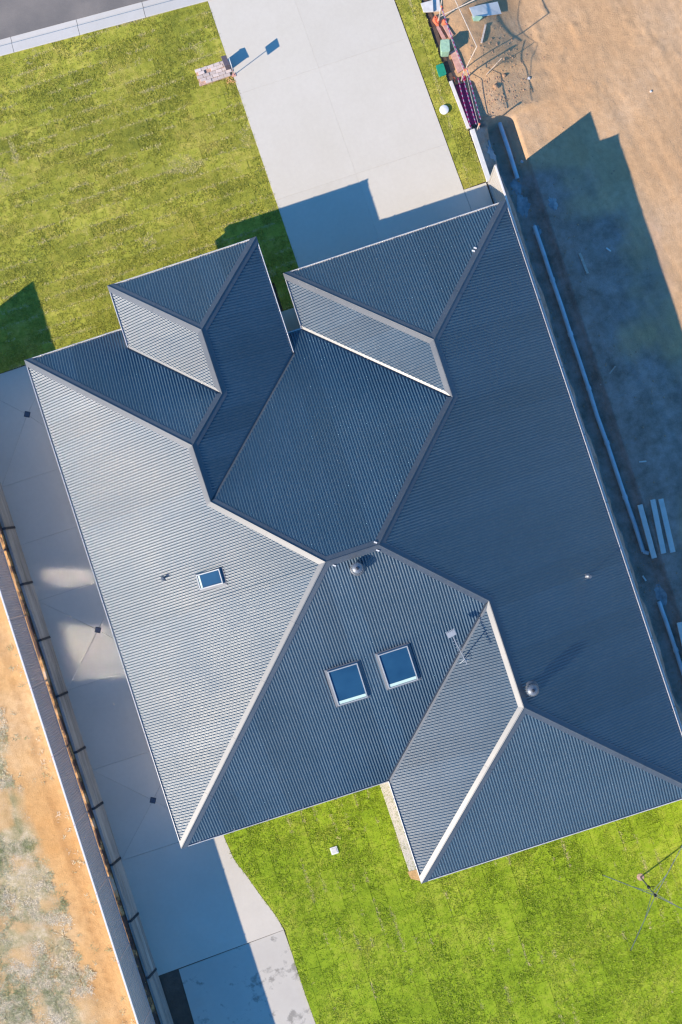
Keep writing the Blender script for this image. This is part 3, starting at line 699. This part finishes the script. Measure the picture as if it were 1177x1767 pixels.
_d = np.maximum(_d, .55*np.clip((fbm(_U*.9+4, _Q*.9, 4, 44)-.52)*8, 0, 1)*(_Q > -8)*np.clip((12.5-_U), 0, 1))
rg.data.attributes.new('shade_soil_tone', 'FLOAT', 'POINT').data.foreach_set('value', _d.astype(np.float32))
# strip under the wall line towards the street
wallR = empty('retaining_wall', 'white topped concrete retaining wall edging the grass strip beside the garage', 'retaining wall', loc=(8.1, -12, 0))
def wseg(pa, pb, w, z0, z1, n, mat):
    pa, pb = Vector(pa), Vector(pb)
    for i in range(n):
        a = pa+(pb-pa)*i/n; b = pa+(pb-pa)*(i+1)/n
        o = B().hexa([(a.x, a.y+.006, z0), (a.x+w, a.y+.006, z0), (b.x+w, b.y-.006, z0), (b.x, b.y-.006, z0)], [(a.x, a.y+.006, z1), (a.x+w, a.y+.006, z1), (b.x+w, b.y-.006, z1), (b.x, b.y-.006, z1)]).build('sleeper', mat, bev=.006); child(o, wallR)
wseg((7.90, -14.25), (7.98, -12.42), .12, -.6, .06, 1, M['plank'])
wseg((8.06, -12.36), (8.06, -10.40), .17, -1.0, .08, 1, M['plank'])
for k in range(4): wseg((8.08, -10.38), (8.08, -10.38+2.06*14), .10, -.95+k*.25, -.95+(k+1)*.25-.005, 14, M['sleeper'])
fr = empty('steel_fence', 'corrugated steel boundary fence running close beside the right gutter, sunlit at its street end', 'fence', loc=(8.13, -10.38, .05))
fence_panels(fr, 8.13, -10.36, 13, .06, 2.05, simple('cream_steel_fence', (.50, .47, .44), .5, .1, .05, 2))
# pipes in the trench
pl_ = [((862, 212), (893, 308), 1, 'top length of pale plastic pipe, nearest the street in the trench'),
       ((922, 390), (1110, 952), 6, 'long pale plastic pipe in the trench beside the house, with five joints'),
       ((1137, 1038), (1195, 1205), 2, 'pale plastic pipe in the trench nearest the back lawn')]
for a, b, nseg, lab in pl_:
    z = GZ-.17; A, Bp = at(*a, z), at(*b, z); t = empty('drain_pipe', lab, 'pipe', 'pipes in the trench', loc=(A[0], A[1], z))
    for i in range(nseg):
        p = [A[0]+(Bp[0]-A[0])*i/nseg, A[1]+(Bp[1]-A[1])*i/nseg]; q = [A[0]+(Bp[0]-A[0])*(i+1)/nseg, A[1]+(Bp[1]-A[1])*(i+1)/nseg]
        wob = random.uniform(-.03, .03); mm = ((p[0]+q[0])/2+wob, (p[1]+q[1])/2)
        o = B().tube([(p[0], p[1], z), (mm[0], mm[1], z+.01), (q[0], q[1], z)], .078, 12).build('pipe_length', M['pipe'], smooth=True); child(o, t)
        if i: o = B().tube([(p[0]-.0, p[1]-.07, z), (p[0], p[1]+.07, z)], .098, 12).build('coupling', M['pipe'], smooth=True); child(o, t)
    if nseg > 1:
        o = B().tube([(Bp[0], Bp[1], z), (Bp[0]+.16, Bp[1]+.12, z+.06)], .07, 10).build('elbow', M['pipe'], smooth=True); child(o, t)
# loose planks
for (a, b, lab) in (((1104, 871), (1129, 963), 'pale concrete sleeper on the shaded dirt, leftmost of three'), ((1126, 862), (1145, 955), 'pale concrete sleeper on the shaded dirt, middle of three'),
                    ((1140, 861), (1161, 953), 'pale concrete sleeper on the shaded dirt, rightmost of three'), ((1172, 1074), (1196, 1180), 'pale concrete sleeper lying further back by the pipe')):
    z = GZ+.06; A, Bp = Vector(at(*a, z)), Vector(at(*b, z)); s = B().bar((A.x, A.y, z), (Bp.x, Bp.y, z), .185, .08)
    tag(s.build('concrete_sleeper', M['plank'], bev=.006), lab, 'sleeper', 'loose sleepers on the shaded dirt')
# offcuts
for (a, b, w, mt, lab, z) in (((1000, 437), (1014, 472), .09, 'timber', 'short grey timber offcut on the shaded dirt', GZ), ((1037, 664), (1062, 632), .05, 'timber', 'thin stick lying on the shaded dirt by the long pipe', GZ),
                    ((1103, 797), (1115, 796), .05, 'sheet', 'tiny pale offcut above the three sleepers', GZ), ((1112, 994), (1118, 1003), .06, 'sheet', 'small white offcut beside the trench corner', GZ), ((1046, 428), (1054, 434), .05, 'sheet', 'small lilac offcut on the shaded dirt', GZ),
                    ((837, 47), (829, 81), .07, 'timber', 'short pale timber lying by the white sheet', -.5)):
    A, Bp = at(*a, z), at(*b, z); A = (A[0], A[1], float(rz(np.array(A[0]), np.array(A[1])))+.03); Bp = (Bp[0], Bp[1], float(rz(np.array(Bp[0]), np.array(Bp[1])))+.03)
    tag(B().bar(A, Bp, w, .04).build('timber_offcut', M[mt], bev=.004), lab, 'offcut')
# pale slurry splashes near the pipes
for px, py, r, lab in ((893, 318, .22, 'below the first pipe end'), (905, 352, .3, 'between the two pipe ends'), (848, 268, .26, 'on the dark ground by the white wall'), (929, 395, .2, 'at the head of the long pipe'), (1143, 1028, .25, 'at the head of the last pipe'), (955, 350, .2, 'right of the gap between pipes')):
    u, v = at(px, py, GZ); s = B(); pts = []
    n = 22; zc = float(rz(np.array(u), np.array(v)))
    ring = [(u+r*(.55+.75*vnoise(k*1.7, px))*math.cos(2*math.pi*k/n)*.8, v+r*(.55+.9*vnoise(k*1.3, py))*math.sin(2*math.pi*k/n)*1.3) for k in range(n)]
    s.add([(u, v, zc+.04)]+[(a, b, float(rz(np.array(a), np.array(b)))+.008) for a, b in ring], [(0, k+1, (k+1) % n+1) for k in range(n)])
    tag(s.build('slurry_splash', M['slurry'], fix=False), 'pale cement slurry splash '+lab, 'slurry', 'slurry splashes along the trench')
# clods scattered on the front dirt
s = B()
for i in range(900):
    px, py = random.gauss(850, 38), random.gauss(150, 50)
    if random.random() < .06: px, py = random.uniform(800, 1170), random.uniform(0, 300)
    u, v = at(px, py, -.6)
    if u < 8.5 or v > -12.8: continue
    r = random.choice([.010, .014, .02, .034])*random.uniform(.5, 1.2); z = float(rz(np.array(u), np.array(v)))
    k0 = len(s.v); s.lathe((u, v, z), [(r*.8, -.01), (r, r*.25), (r*.5, r*.5)], 6); sx, sy = random.uniform(.6, 1.5), random.uniform(.6, 1.5); s.v[k0:] = [(u+(q[0]-u)*sx*random.uniform(.7, 1.2), -v+(q[1]+v)*sy*random.uniform(.7, 1.2), q[2]) for q in s.v[k0:]]
for i in range(700):
    v = random.uniform(-12, 12); u = 8.9+abs(random.gauss(0, 1)) if random.random() < .7 else random.uniform(8.4, 13); r = random.choice([.012, .018, .03])*random.uniform(.6, 1.3); z = float(rz(np.array(u), np.array(v)))
    s.lathe((u, v, z), [(r*.8, -.01), (r, r*.3), (r*.5, r*.6)], 5)
tag(s.build('clay_clods', M['rock']), 'small clay clods scattered over the dirt block right of the house', 'clods', kind='stuff')
for i, (px, py, r, lab) in enumerate(((853, 157, .10, 'dark clod in the middle of the rough dirt'), (868, 136, .07, 'clod beside the long pole shadow'), (902, 276, .06, 'pale stone at the inner corner of the house shadow'), (912, 137, .06, 'small white stone in the open dirt'), (1123, 158, .05, 'isolated small stone far out on the dirt'))):
    u, v = at(px, py, GZ); z = float(rz(np.array(u), np.array(v))); s = B().lathe((u, v, z), [(r*.8, -.03), (r*1.05, r*.3), (r*.8, r*.8), (r*.3, r*1.05)], 7)
    for j, q in enumerate(s.v): s.v[j] = (q[0]+random.uniform(-.2, .2)*r, q[1]+random.uniform(-.2, .2)*r, q[2])
    tag(s.build('stone', M['rock'] if i < 2 else M['board']), lab, 'stone')
# barrier pickets + striped tape
def gz(u, v): return float(rz(np.array(u), np.array(v)))
tapeA, tapeB, tapeC = at(757, 32, .2), at(796, 138, -.1), at(822, 226, -.2)
s_lab = ['leaning pale picket at the top end of the striped tape', 'pale picket beside the red cap in the middle of the tape', 'short pale picket at the house end of the striped tape']
for (u, v), lab, h in zip((tapeA, tapeB, tapeC), s_lab, (1.3, 1.25, .95)):
    z = gz(u+.1, v); e = empty('picket', lab, 'picket', 'pickets holding the striped tape', loc=(u, v, z))
    o = B().bar((u, v, z-.1), (u+.03, v+.02, z+h), .035, .035).build('stake', M['timber']); child(o, e)
    o = B().lathe((u+.03, v+.02, z+h), [(.03, -.06), (.04, -.03), (.035, .02), (.01, .035)], 10).build('cap', M['orangep'], smooth=True); child(o, e)
def tape(name, pts, w, lab):
    s = B(); L = 0; vs = []; uvs = []
    for i, p in enumerate(pts):
        p = Vector(p)
        if i: L += (p-Vector(pts[i-1])).length
        vs += [p+Vector((.0, 0, w/2)), p-Vector((-w*.7, 0, w/2))]; uvs.append(L/.17)
    s.add(vs, [(2*i, 2*i+1, 2*i+3, 2*i+2) for i in range(len(pts)-1)]); o = s.build(name, M['tape'], fix=False)
    ul = o.data.uv_layers.new(name='UVMap')
    for lp in o.data.loops: ul.data[lp.index].uv = (uvs[lp.vertex_index//2], lp.vertex_index % 2)
    sm = o.modifiers.new('thick', 'SOLIDIFY'); sm.thickness = .003
    return tag(o, lab, 'barrier tape', 'striped barrier tapes beside the grass strip')
def span(a, b, sag, n=10): return [(a[0]+(b[0]-a[0])*t, a[1]+(b[1]-a[1])*t, a[2]+(b[2]-a[2])*t-4*sag*t*(1-t)) for t in [i/n for i in range(n+1)]]
for i, (z, lab) in enumerate(((.22, 'lowest pink and white striped tape over the plum sheet'), (.55, 'middle pink and white striped tape over the plum sheet'), (.92, 'highest pink and white striped tape over the plum sheet'))):
    d = (-.10, .0, .12)[i]; du2 = (-.12, .03, .16)[i]
    tape('barrier_tape', span((tapeB[0]+d*1.2-.05, tapeB[1], z), (tapeC[0]+du2-.10, tapeC[1]-.05, z-.15), .05), .05, lab)
tape('barrier_tape', span((tapeA[0]+.05, tapeA[1], .95), (tapeB[0]-.02, tapeB[1], .95), .12), .06, 'upper striped tape running from the orange netting to the red cap')
# plum sheet
o = B().add([(8.05, -14.2, -.40), (8.50, -14.2, -.44), (8.58, -12.65, -.44), (8.14, -12.65, -.40)], [(0, 1, 2, 3)]).build('ground_sheet', M['plum'], fix=False); sm = o.modifiers.new('t', 'SOLIDIFY'); sm.thickness = .01
tag(o, 'dark plum plastic sheet lining the pit under the striped tapes', 'sheet')
u, v = at(801, 131, 0); tag(B().lathe((u, v, gz(u, v)), [(.10, 0), (.10, .1), (.085, .13), (.03, .15)], 18).build('red_cap', M['red'], smooth=True), 'round red plastic cap beside the middle picket', 'cap')
# orange netting heaps
def heap(px, py, r, n, mat, lab, seed, name='netting'):
    u, v = at(px, py, .1); zb = gz(max(u, 8.2), v) if u > 7.95 else 0; s = B(); k = 10; vs = []; rs = random.Random(seed)
    for j in range(4):
        for i in range(k):
            rr = r*(1, .85, .6, .2)[j]*rs.uniform(.65, 1.2); vs.append((u+rr*math.cos(2*math.pi*i/k)*.7, v+rr*math.sin(2*math.pi*i/k), zb+(.0, .5, .85, 1)[j]*r*rs.uniform(.5, 1.1)))
    fs = [(j*k+i, j*k+(i+1) % k, (j+1)*k+(i+1) % k, (j+1)*k+i) for j in range(3) for i in range(k)]+[tuple(range(3*k, 4*k))]
    s.add(vs, fs); tag(s.build(name, mat, fix=True), lab, name.replace('_', ' '))
heap(753, 33, .20, 9, M['orangep'], 'crumpled orange plastic netting heap at the street end of the tape', 2)
heap(768, 34, .13, 9, M['orangep'], 'small bright orange bundle right of the larger orange heap', 5)
heap(783, 132, .16, 9, M['orangep'], 'crumpled salmon orange netting beside the red cap', 8)
heap(760, 46, .10, 9, M['salmon'], 'dusty pink rag below the orange heap', 9, 'rag')
# salmon boards
for (q, lab) in ((((752, 46), (757, 44), (770, 66), (764, 68)), 'dusty salmon board lying along the lawn edge'), (((764, 44), (771, 42), (783, 60), (776, 66)), 'dusty salmon board right of the tape'), (((776, 90), (788, 84), (802, 118), (790, 126)), 'rubble covered salmon board between the green boxes')):
    c = [at(*p, -.05) for p in q]; u = sum(p[0] for p in c)/4; v = sum(p[1] for p in c)/4
    z = -.06; tag(B().prism(c, z-.05, z, .004).build('board', M['salmon']), lab, 'board')
# boxes in the grass
def crate(px, py, w, l, h, ang, mat, mat2, name, lab, z=0.0):
    u, v = at(px, py, z); e = empty(name, lab, 'box', loc=(u, v, z)); ca, sa = math.cos(ang), math.sin(ang)
    def R(pts): return [(u+a*ca-b*sa, v+a*sa+b*ca) for a, b in pts]
    q = [(-w/2+.03, -l/2), (w/2-.03, -l/2), (w/2, -l/2+.03), (w/2, l/2-.03), (w/2-.03, l/2), (-w/2+.03, l/2), (-w/2, l/2-.03), (-w/2, -l/2+.03)]
    o = B().prism(R(q), z-.05, z+h-.02, .004).build('body', mat2); child(o, e)
    o = B().prism(R([(a*1.06, b*1.06) for a, b in q]), z+h-.02, z+h+.01, .006).build('lid', mat); child(o, e)
    for t in (-.3, .3): o = B().prism(R([(-.05, t*l-.015), (.05, t*l-.015), (.05, t*l+.015), (-.05, t*l+.015)]), z+h+.009, z+h+.017).build('lid_grip', mat2); child(o, e)
crate(761, 123, .27, .40, .13, .02, M['green'], M['green'], 'green_box', 'solid green meter box in the grass strip')
crate(767, 87, .30, .42, .42, .25, M['palegreen'], M['palegreen'], 'pale_green_box', 'faded pale green box standing at the grass edge')
u, v = at(766, 191); e = empty('round_lid', 'round white lid raised in the grass strip beside the driveway', 'lid', loc=(u, v, 0))
o = B().lathe((u, v, 0), [(.15, -.05), (.15, .09), (.13, .10)], 24).build('riser', M['white'], smooth=True); child(o, e)
o = B().lathe((u, v, .10), [(.165, 0), (.165, .02), (.15, .032), (.02, .036)], 24).build('cap', M['white'], smooth=True); child(o, e)
# pale board and white sheet
c = [at(*p, .05) for p in ((726, 6), (747, 0), (748, 20), (731, 21))]; tag(B().prism(c, .0, .07, .006).build('paver', M['board']), 'pale square concrete paver at the top of the grass strip', 'paver')
c = [at(*p, -.05) for p in ((745, -14), (757, -16), (760, 18), (748, 20))]; tag(B().prism(c, -.14, -.03, .006).build('paver', M['board']), 'pinkish paver butting the pale square paver at the photo top', 'paver')
def gz(u, v): return float(rz(np.array(u), np.array(v)))
sh = empty('white_sheet', 'bent white metal sheet lying on the sunlit dirt', 'sheet', loc=(*at(835, 20, -.6), -.7))
pts = [(808, 21), (829, 12), (859, 1), (866, 21), (846, 28), (816, 37)]; zz = [.06, .03, .07, .02, .015, .015]
q = [at(*p, -.45) for p in pts]; o = B().add([(a, b, gz(a, b)+.04+z) for (a, b), z in zip(q, zz)], [(0, 1, 4, 5), (1, 2, 3, 4)]).build('sheet_panel', M['sheet'], fix=False); child(o, sh); sm = o.modifiers.new('t', 'SOLIDIFY'); sm.thickness = .012
c = [at(*p, -.45) for p in ((813, 33), (833, 34), (826, 41), (816, 42))]; gp = gz(*c[0]); o = B().prism(c, gp-.1, gp+.05).build('packer', M['palegreen']); child(o, sh)
# temporary fence frame poles
def pole(name, pts, r, lab, mat='timber', cat='pole'):
    return tag(B().tube([(a, b, c) for a, b, c in pts], r, 7).build(name, M[mat]), lab, cat)
b1 = at(801, 122, -.3); tp = at(823, 80, 1.35)
pole('stay_pole', [(*b1, -.5), (*tp, 1.35)], .017, 'thin pole leaning up from the red cap', cat='pole')
tl = at(783, -6, 1.35); pole('stay_pole', [(*tp, 1.33), (*tl, 1.33)], .017, 'thin pole sloping from the leaning pole towards the photo top')
pole('stay_pole', [(*at(758, 26, .5), .35), (*at(830, -6, .9), .9)], .02, 'pale pole reaching right from the orange heap')
pole('stay_pole', [(*at(758, 28, .5), .8), (*at(764, -12, 1.2), 1.2)], .015, 'thin pole rising from the orange heap to the photo top')
pole('stay_pole', [(*at(838, 133, -.6), -.35), (*at(866, 100, .1), .1)], .012, 'thin rod lying across the rough dirt')
# slack ropes from picket to picket with shadows on the dirt
for a, b, sag, lab in (((775, 55, 1.25), (806, 133, 1.25), .2, 'thin slack rope along the tape line, street half'), ((806, 133, 1.25), (828, 222, .8), .12, 'thin slack rope along the tape line, house half')):
    A = (*at(a[0], a[1], a[2]), a[2]); Bp = (*at(b[0], b[1], b[2]), b[2]); tag(B().tube(span(A, Bp, sag), .007, 6).build('rope', M['timber']), lab, 'rope')

# ------------------------------------------------------------------ front lawn items
e = empty('brick_stack', 'flat bed of pale pink bricks at the lawn edge beside the driveway', 'bricks', loc=(*at(368, 130), 0))
qa, qb, qd = Vector(at(337, 122)), Vector(at(391, 104)), Vector(at(345, 150)); ux = (qb-qa).normalized(); uy = Vector((-ux.y, ux.x)); ux_l = (qb-qa).length; uy_l = abs((qd-qa).dot(uy))
if (qd-qa).dot(uy) < 0: uy = -uy
bw, bh = ux_l/5, uy_l/5
o = B().prism([tuple(qa), tuple(qa+ux*ux_l), tuple(qa+ux*ux_l+uy*uy_l), tuple(qa+uy*uy_l)], 0, .055).build('mortar_bed', M['mortar']); child(o, e)
for i in range(5):
    for j in range(5):
        if (i, j) in ((1, 1),): continue
        c = qa+ux*(bw*(i+.5)+random.uniform(-.008, .008)+(.06 if j % 2 else -.02))+uy*(bh*(j+.5)+random.uniform(-.006, .006)); an = random.uniform(-.05, .05); w2, h2 = bw*.475, bh*.45
        dx = (ux*math.cos(an)+uy*math.sin(an)); dy = (uy*math.cos(an)-ux*math.sin(an)); z = .10+random.uniform(-.012, .012)
        if (i, j) == (0, 4): z -= .04
        o = B().prism([tuple(c+dx*w2*a+dy*h2*b) for a, b in ((-1, -1), (1, -1), (1, 1), (-1, 1))], .05, z, .006).build('brick', M['pinkbrick']); child(o, e)
bl_ = [at(*p) for p in ((385, 108), (392, 106), (399, 121), (391, 123))]
e = empty('letterbox', 'dark grey letterbox block between the pale bricks and the driveway', 'letterbox', loc=(*bl_[0], 0))
o = B().prism(bl_, 0, .50, .01).build('body', M['block']); child(o, e)
o = B().prism(inset(bl_, [-.015]*4), .50, .53, .006).build('lid', M['block']); child(o, e)
pb = at(404, 130); e = empty('sign_post', 'slim post with small plate standing beside the letterbox', 'sign', loc=(*pb, 0))
o = B().tube([(*pb, -.05), (*pb, 1.12)], .014, 8).build('post', M['salmon']); child(o, e)
o = B().box(pb[0]-.014, pb[0]+.006, pb[1]-.14, pb[1]+.17, .95, 1.28).build('plate', M['white']); child(o, e)
o = B().box(pb[0]-.08, pb[0]+.07, pb[1]-.06, pb[1]+.06, 0, .05).build('foot', M['salmon']); child(o, e)
s = B()
for i in range(60):
    u, v = at(random.gauss(398, 4), random.gauss(139, 3)); r = random.uniform(.01, .03); s.lathe((u, v, .02), [(r, 0), (r, r*.5), (r*.3, r)], 5)
tag(s.build('clay_crumbs', M['orange']), 'orange clay crumbs at the corner of the pale bricks', 'clay', kind='stuff')

# ------------------------------------------------------------------ back lawn items
u, v = at(577, 1467); e = empty('inspection_cover', 'small white square cover set in the back lawn', 'cover', loc=(u, v, 0))
o = B().box(u-.13, u+.13, v-.13, v+.13, -.02, .06).build('surround', M['white'], bev=.008); child(o, e)
o = B().box(u-.09, u+.09, v-.09, v+.09, .061, .072).build('lid', M['board'], bev=.004); child(o, e)
cb = at(1105, 1513); hz_ = 2.15
e = empty('clothesline', 'rotary clothesline with four bare arms on the back lawn', 'clothesline', loc=(*cb, 0))
def cc(s, n, m='galv', sm=False): o = s.build(n, M[m], smooth=sm); child(o, e); return o
cc(B().lathe((*cb, 0), [(.14, -.02), (.13, .03), (.05, .04)], 16), 'footing', 'mortar')
cc(B().tube([(*cb, 0), (*cb, 1.25)], .028, 10), 'post', 'galv', True); cc(B().tube([(*cb, 1.2), (*cb, hz_)], .021, 10), 'inner_post', 'galv', True)
cc(B().lathe((*cb, hz_-.1), [(.04, 0), (.055, .03), (.055, .1), (.03, .14)], 12), 'hub', 'black')
cc(B().lathe((*cb, 1.15), [(.04, 0), (.06, .03), (.06, .1), (.04, .12)], 12), 'winder', 'black')
cc(B().bar((cb[0], cb[1], 1.2), (cb[0]+.2, cb[1]+.05, 1.2), .02), 'crank_handle', 'black')
tips = [at(1043, 1511, hz_+.2), at(1091, 1634, hz_+.2), at(1222, 1590, hz_+.2), at(1172, 1470, hz_+.2)]
hc = Vector((cb[0], cb[1])); tips = [hc+(Vector(t)-hc).normalized()*1.95 for t in tips]
for i, t in enumerate(tips):
    cc(B().tube([(hc.x, hc.y, hz_), (t.x, t.y, hz_+.22)], .011, 7), 'arm')
    mid = hc+(t-hc)*.42; cc(B().tube([(hc.x, hc.y, hz_-.42), (mid.x, mid.y, hz_+.08)], .009, 6), 'brace')
    cc(B().lathe((t.x, t.y, hz_+.19), [(.02, 0), (.02, .05)], 8), 'arm_tip', 'black')
    for k in range(1, 6):
        a = hc+(t-hc)*(.5+.09*k); cc(B().box(a.x-.012, a.x+.012, a.y-.012, a.y+.012, hz_+.22*(.5+.09*k)-.04, hz_+.22*(.5+.09*k)-.01), 'line_clip', 'black')
for k in (.55, .72, .88, 1.0):
    for i in range(4):
        a = hc+(tips[i]-hc)*k; b = hc+(tips[(i+1) % 4]-hc)*k; cc(B().tube([(a.x, a.y, hz_+.22*k), ((a.x+b.x)/2, (a.y+b.y)/2, hz_+.22*k-.03), (b.x, b.y, hz_+.22*k)], .0014, 4), 'line', 'steel')

# ------------------------------------------------------------------ on the roof
def skylight(F, px, lab, strip_side):
    """px: four photo points of the raised frame (clockwise from the top left)"""
    c = [onroof(F, *p, .10) for p in px]; n = NRM[F]; ctr = sum(c, Vector())/4
    X = ((c[1]-c[0])+(c[2]-c[3]))/2; Y = ((c[3]-c[0])+(c[2]-c[1]))/2; w, l = X.length/2, Y.length/2; X.normalize(); Y = (Y-X*Y.dot(X)).normalized()
    e = empty('skylight', lab, 'skylight', loc=tuple(ctr))
    P_ = lambda a, b, h: ctr-n*.10+X*a+Y*b+n*h
    def fb(a0, a1, b0, b1, h0, h1): return B().hexa([P_(a0, b0, h0), P_(a1, b0, h0), P_(a1, b1, h0), P_(a0, b1, h0)], [P_(a0, b0, h1), P_(a1, b0, h1), P_(a1, b1, h1), P_(a0, b1, h1)])
    t = .036
    for q in ((-w, w, -l, -l+t), (-w, w, l-t, l), (-w, -w+t, -l+t, l-t), (w-t, w, -l+t, l-t)): o = fb(*q, -.02, .125).build('frame_bar', M['frame'], bev=.005); child(o, e)
    o = fb(-w+t, w-t, -l+t, l-t, .075, .085).build('glass', M['glass']); child(o, e)
    k = .17
    if strip_side == 'Y': o = fb(-w+t+.01, w-t-.01, l-t-k*l, l-t-.005, .088, .097)
    else: o = fb(-w+t+.01, -w+t+k*w, -l+t+.01, l-t-.01, .088, .097)
    o = o.build('blind_strip', M['blind']); child(o, e)
    f = .085
    s = B()
    for (a, b, c2, d) in ((-w, w, l, f), ): pass
    ring_i = [(-w, -l), (w, -l), (w, l), (-w, l)]; ring_o = [(-w-f, -l-f*.4), (w+f, -l-f*.4), (w+f, l+f), (-w-f, l+f)]
    for i in range(4):
        j = (i+1) % 4; o = B().add([P_(*ring_i[i], .05), P_(*ring_i[j], .05), P_(*ring_o[j], .022), P_(*ring_o[i], .022), P_(*ring_o[j], -.0), P_(*ring_o[i], -.0)], [(0, 1, 2, 3), (3, 2, 4, 5)]).build('flashing', M['flash'], fix=False); child(o, e)
skylight('L', [(338, 992), (378, 981.5), (386, 1006), (346, 1018)], 'small skylight on the sunlit left roof slope', 'X')
skylight('B', [(563.5, 1159), (615.5, 1144), (636, 1202), (585, 1218)], 'large square skylight, left one of the rear pair', 'Y')
skylight('B', [(651, 1130), (703, 1114), (722, 1172), (672, 1189)], 'large square skylight, right one of the rear pair', 'Y')
def vent(F, px, py, r, h, lab):
    b = onroof(F, px, py, 0); e = empty('roof_vent', lab, 'vent', 'round vents on the roof', loc=tuple(b)); c = (b.x, b.y, b.z)
    o = B().lathe(c, [(r*1.5, -.12), (r*1.35, .03), (r*.8, .10), (r*.75, h*.55)], 24).build('flashing_collar', M['flash'], smooth=True); child(o, e)
    o = B().lathe((b.x, b.y, b.z+h*.5), [(r*.75, 0), (r*1.08, .02), (r*1.12, h*.28), (r, h*.40), (r*.62, h*.5), (r*.2, h*.54)], 24).build('drum', M['galv'], smooth=True); child(o, e)
    for k in range(18):
        a = 2*math.pi*k/18; o = B().bar((b.x+math.cos(a)*r*1.13, b.y+math.sin(a)*r*1.13, b.z+h*.52), (b.x+math.cos(a+.25)*r*1.0, b.y+math.sin(a+.25)*r*1.0, b.z+h*.93), .03, .008).build('fin', M['galv']); child(o, e)
    o = B().lathe((b.x, b.y, b.z+h*1.03), [(r*.3, 0), (r*.3, .02), (r*.1, .035)], 12).build('cap', M['steel'], smooth=True); child(o, e)
vent('B', 616.5, 980, .17, .42, 'round metal roof vent beside the central ridge')
vent('R', 916, 1188, .18, .50, 'round metal roof vent near the rear right hip')
for F, px, py, h, lab in (('L', 282.5, 998, .22, 'thin white vent pipe on the left slope beside the small skylight'), ('R', 1013, 994, .55, 'thin white vent pipe low on the right roof slope')):
    b = onroof(F, px, py); e = empty('vent_pipe', lab, 'pipe', 'vent pipes on the roof', loc=tuple(b))
    o = B().lathe(tuple(b), [(.11, -.05), (.10, .02), (.045, .07)], 14).build('boot', M['galv'], smooth=True); child(o, e)
    o = B().tube([(b.x, b.y, b.z), (b.x, b.y, b.z+h)], .032, 10).build('pipe', M['white'], smooth=True); child(o, e)
    o = B().lathe((b.x, b.y, b.z+h-.04), [(.05, 0), (.06, .03), (.045, .06)], 12).build('cowl', M['galv'], smooth=True); child(o, e)
# antenna
b = onroof('BL', 797, 1128); mt = 1.05; e = empty('tv_antenna', 'white television antenna with panel reflector above the rear valley', 'antenna', loc=tuple(b))
def ca_(s, n, m='frame'): o = s.build(n, M[m]); child(o, e)
top = Vector((b.x-.0, b.y, b.z+mt)); h1 = Vector((*at(779, 1094, top.z), top.z)); h2 = Vector((*at(806, 1146, top.z), top.z)); 
mid = h1+(h2-h1)*.62; b2 = onroof('BL', 800, 1136)
ca_(B().tube([tuple(b2), (mid.x, mid.y, mid.z)], .017, 8), 'mast', 'galv')
for k in range(3):
    a = 2*math.pi*k/3+.4; fx = b2.x+.22*math.cos(a); fy = b2.y+.22*math.sin(a); ca_(B().bar((fx, fy, pz('BL', fx, fy)+.03), (b2.x, b2.y, b2.z+.3), .022, .012), 'mount_leg')
ca_(B().bar(h1, h2, .022, .022), 'boom')
dd = (h2-h1).normalized(); px_ = Vector((-dd.y, dd.x, 0))
for k in range(9):
    c = h1+(h2-h1)*(.22+.78*k/8); ca_(B().bar(c-px_*.09, c+px_*.09, .009, .009), 'element'); ca_(B().bar(c-Vector((0, 0, .07)), c+Vector((0, 0, .07)), .009, .009), 'element')
for k in range(6):
    c = h1+px_*(-.13+.052*k); ca_(B().bar(c-dd*.12, c+dd*.08, .03, .01), 'reflector_slat')
ca_(B().bar(h1-px_*.14-dd*.0, h1+px_*.14-dd*.0, .16, .03), 'reflector_panel')
# small brackets on the cappings
for F, px, py in (('C', 648, 936), ('B', 652, 950), ('B', 577, 976), ('G', 820, 428), ('G', 817, 433)):
    b = onroof(F, px, py, .05); B().bar((b.x-.04, b.y-.03, b.z+.01), (b.x+.04, b.y+.03, b.z+.01), .04, .03).build('capping_bracket', M['white'], roof)
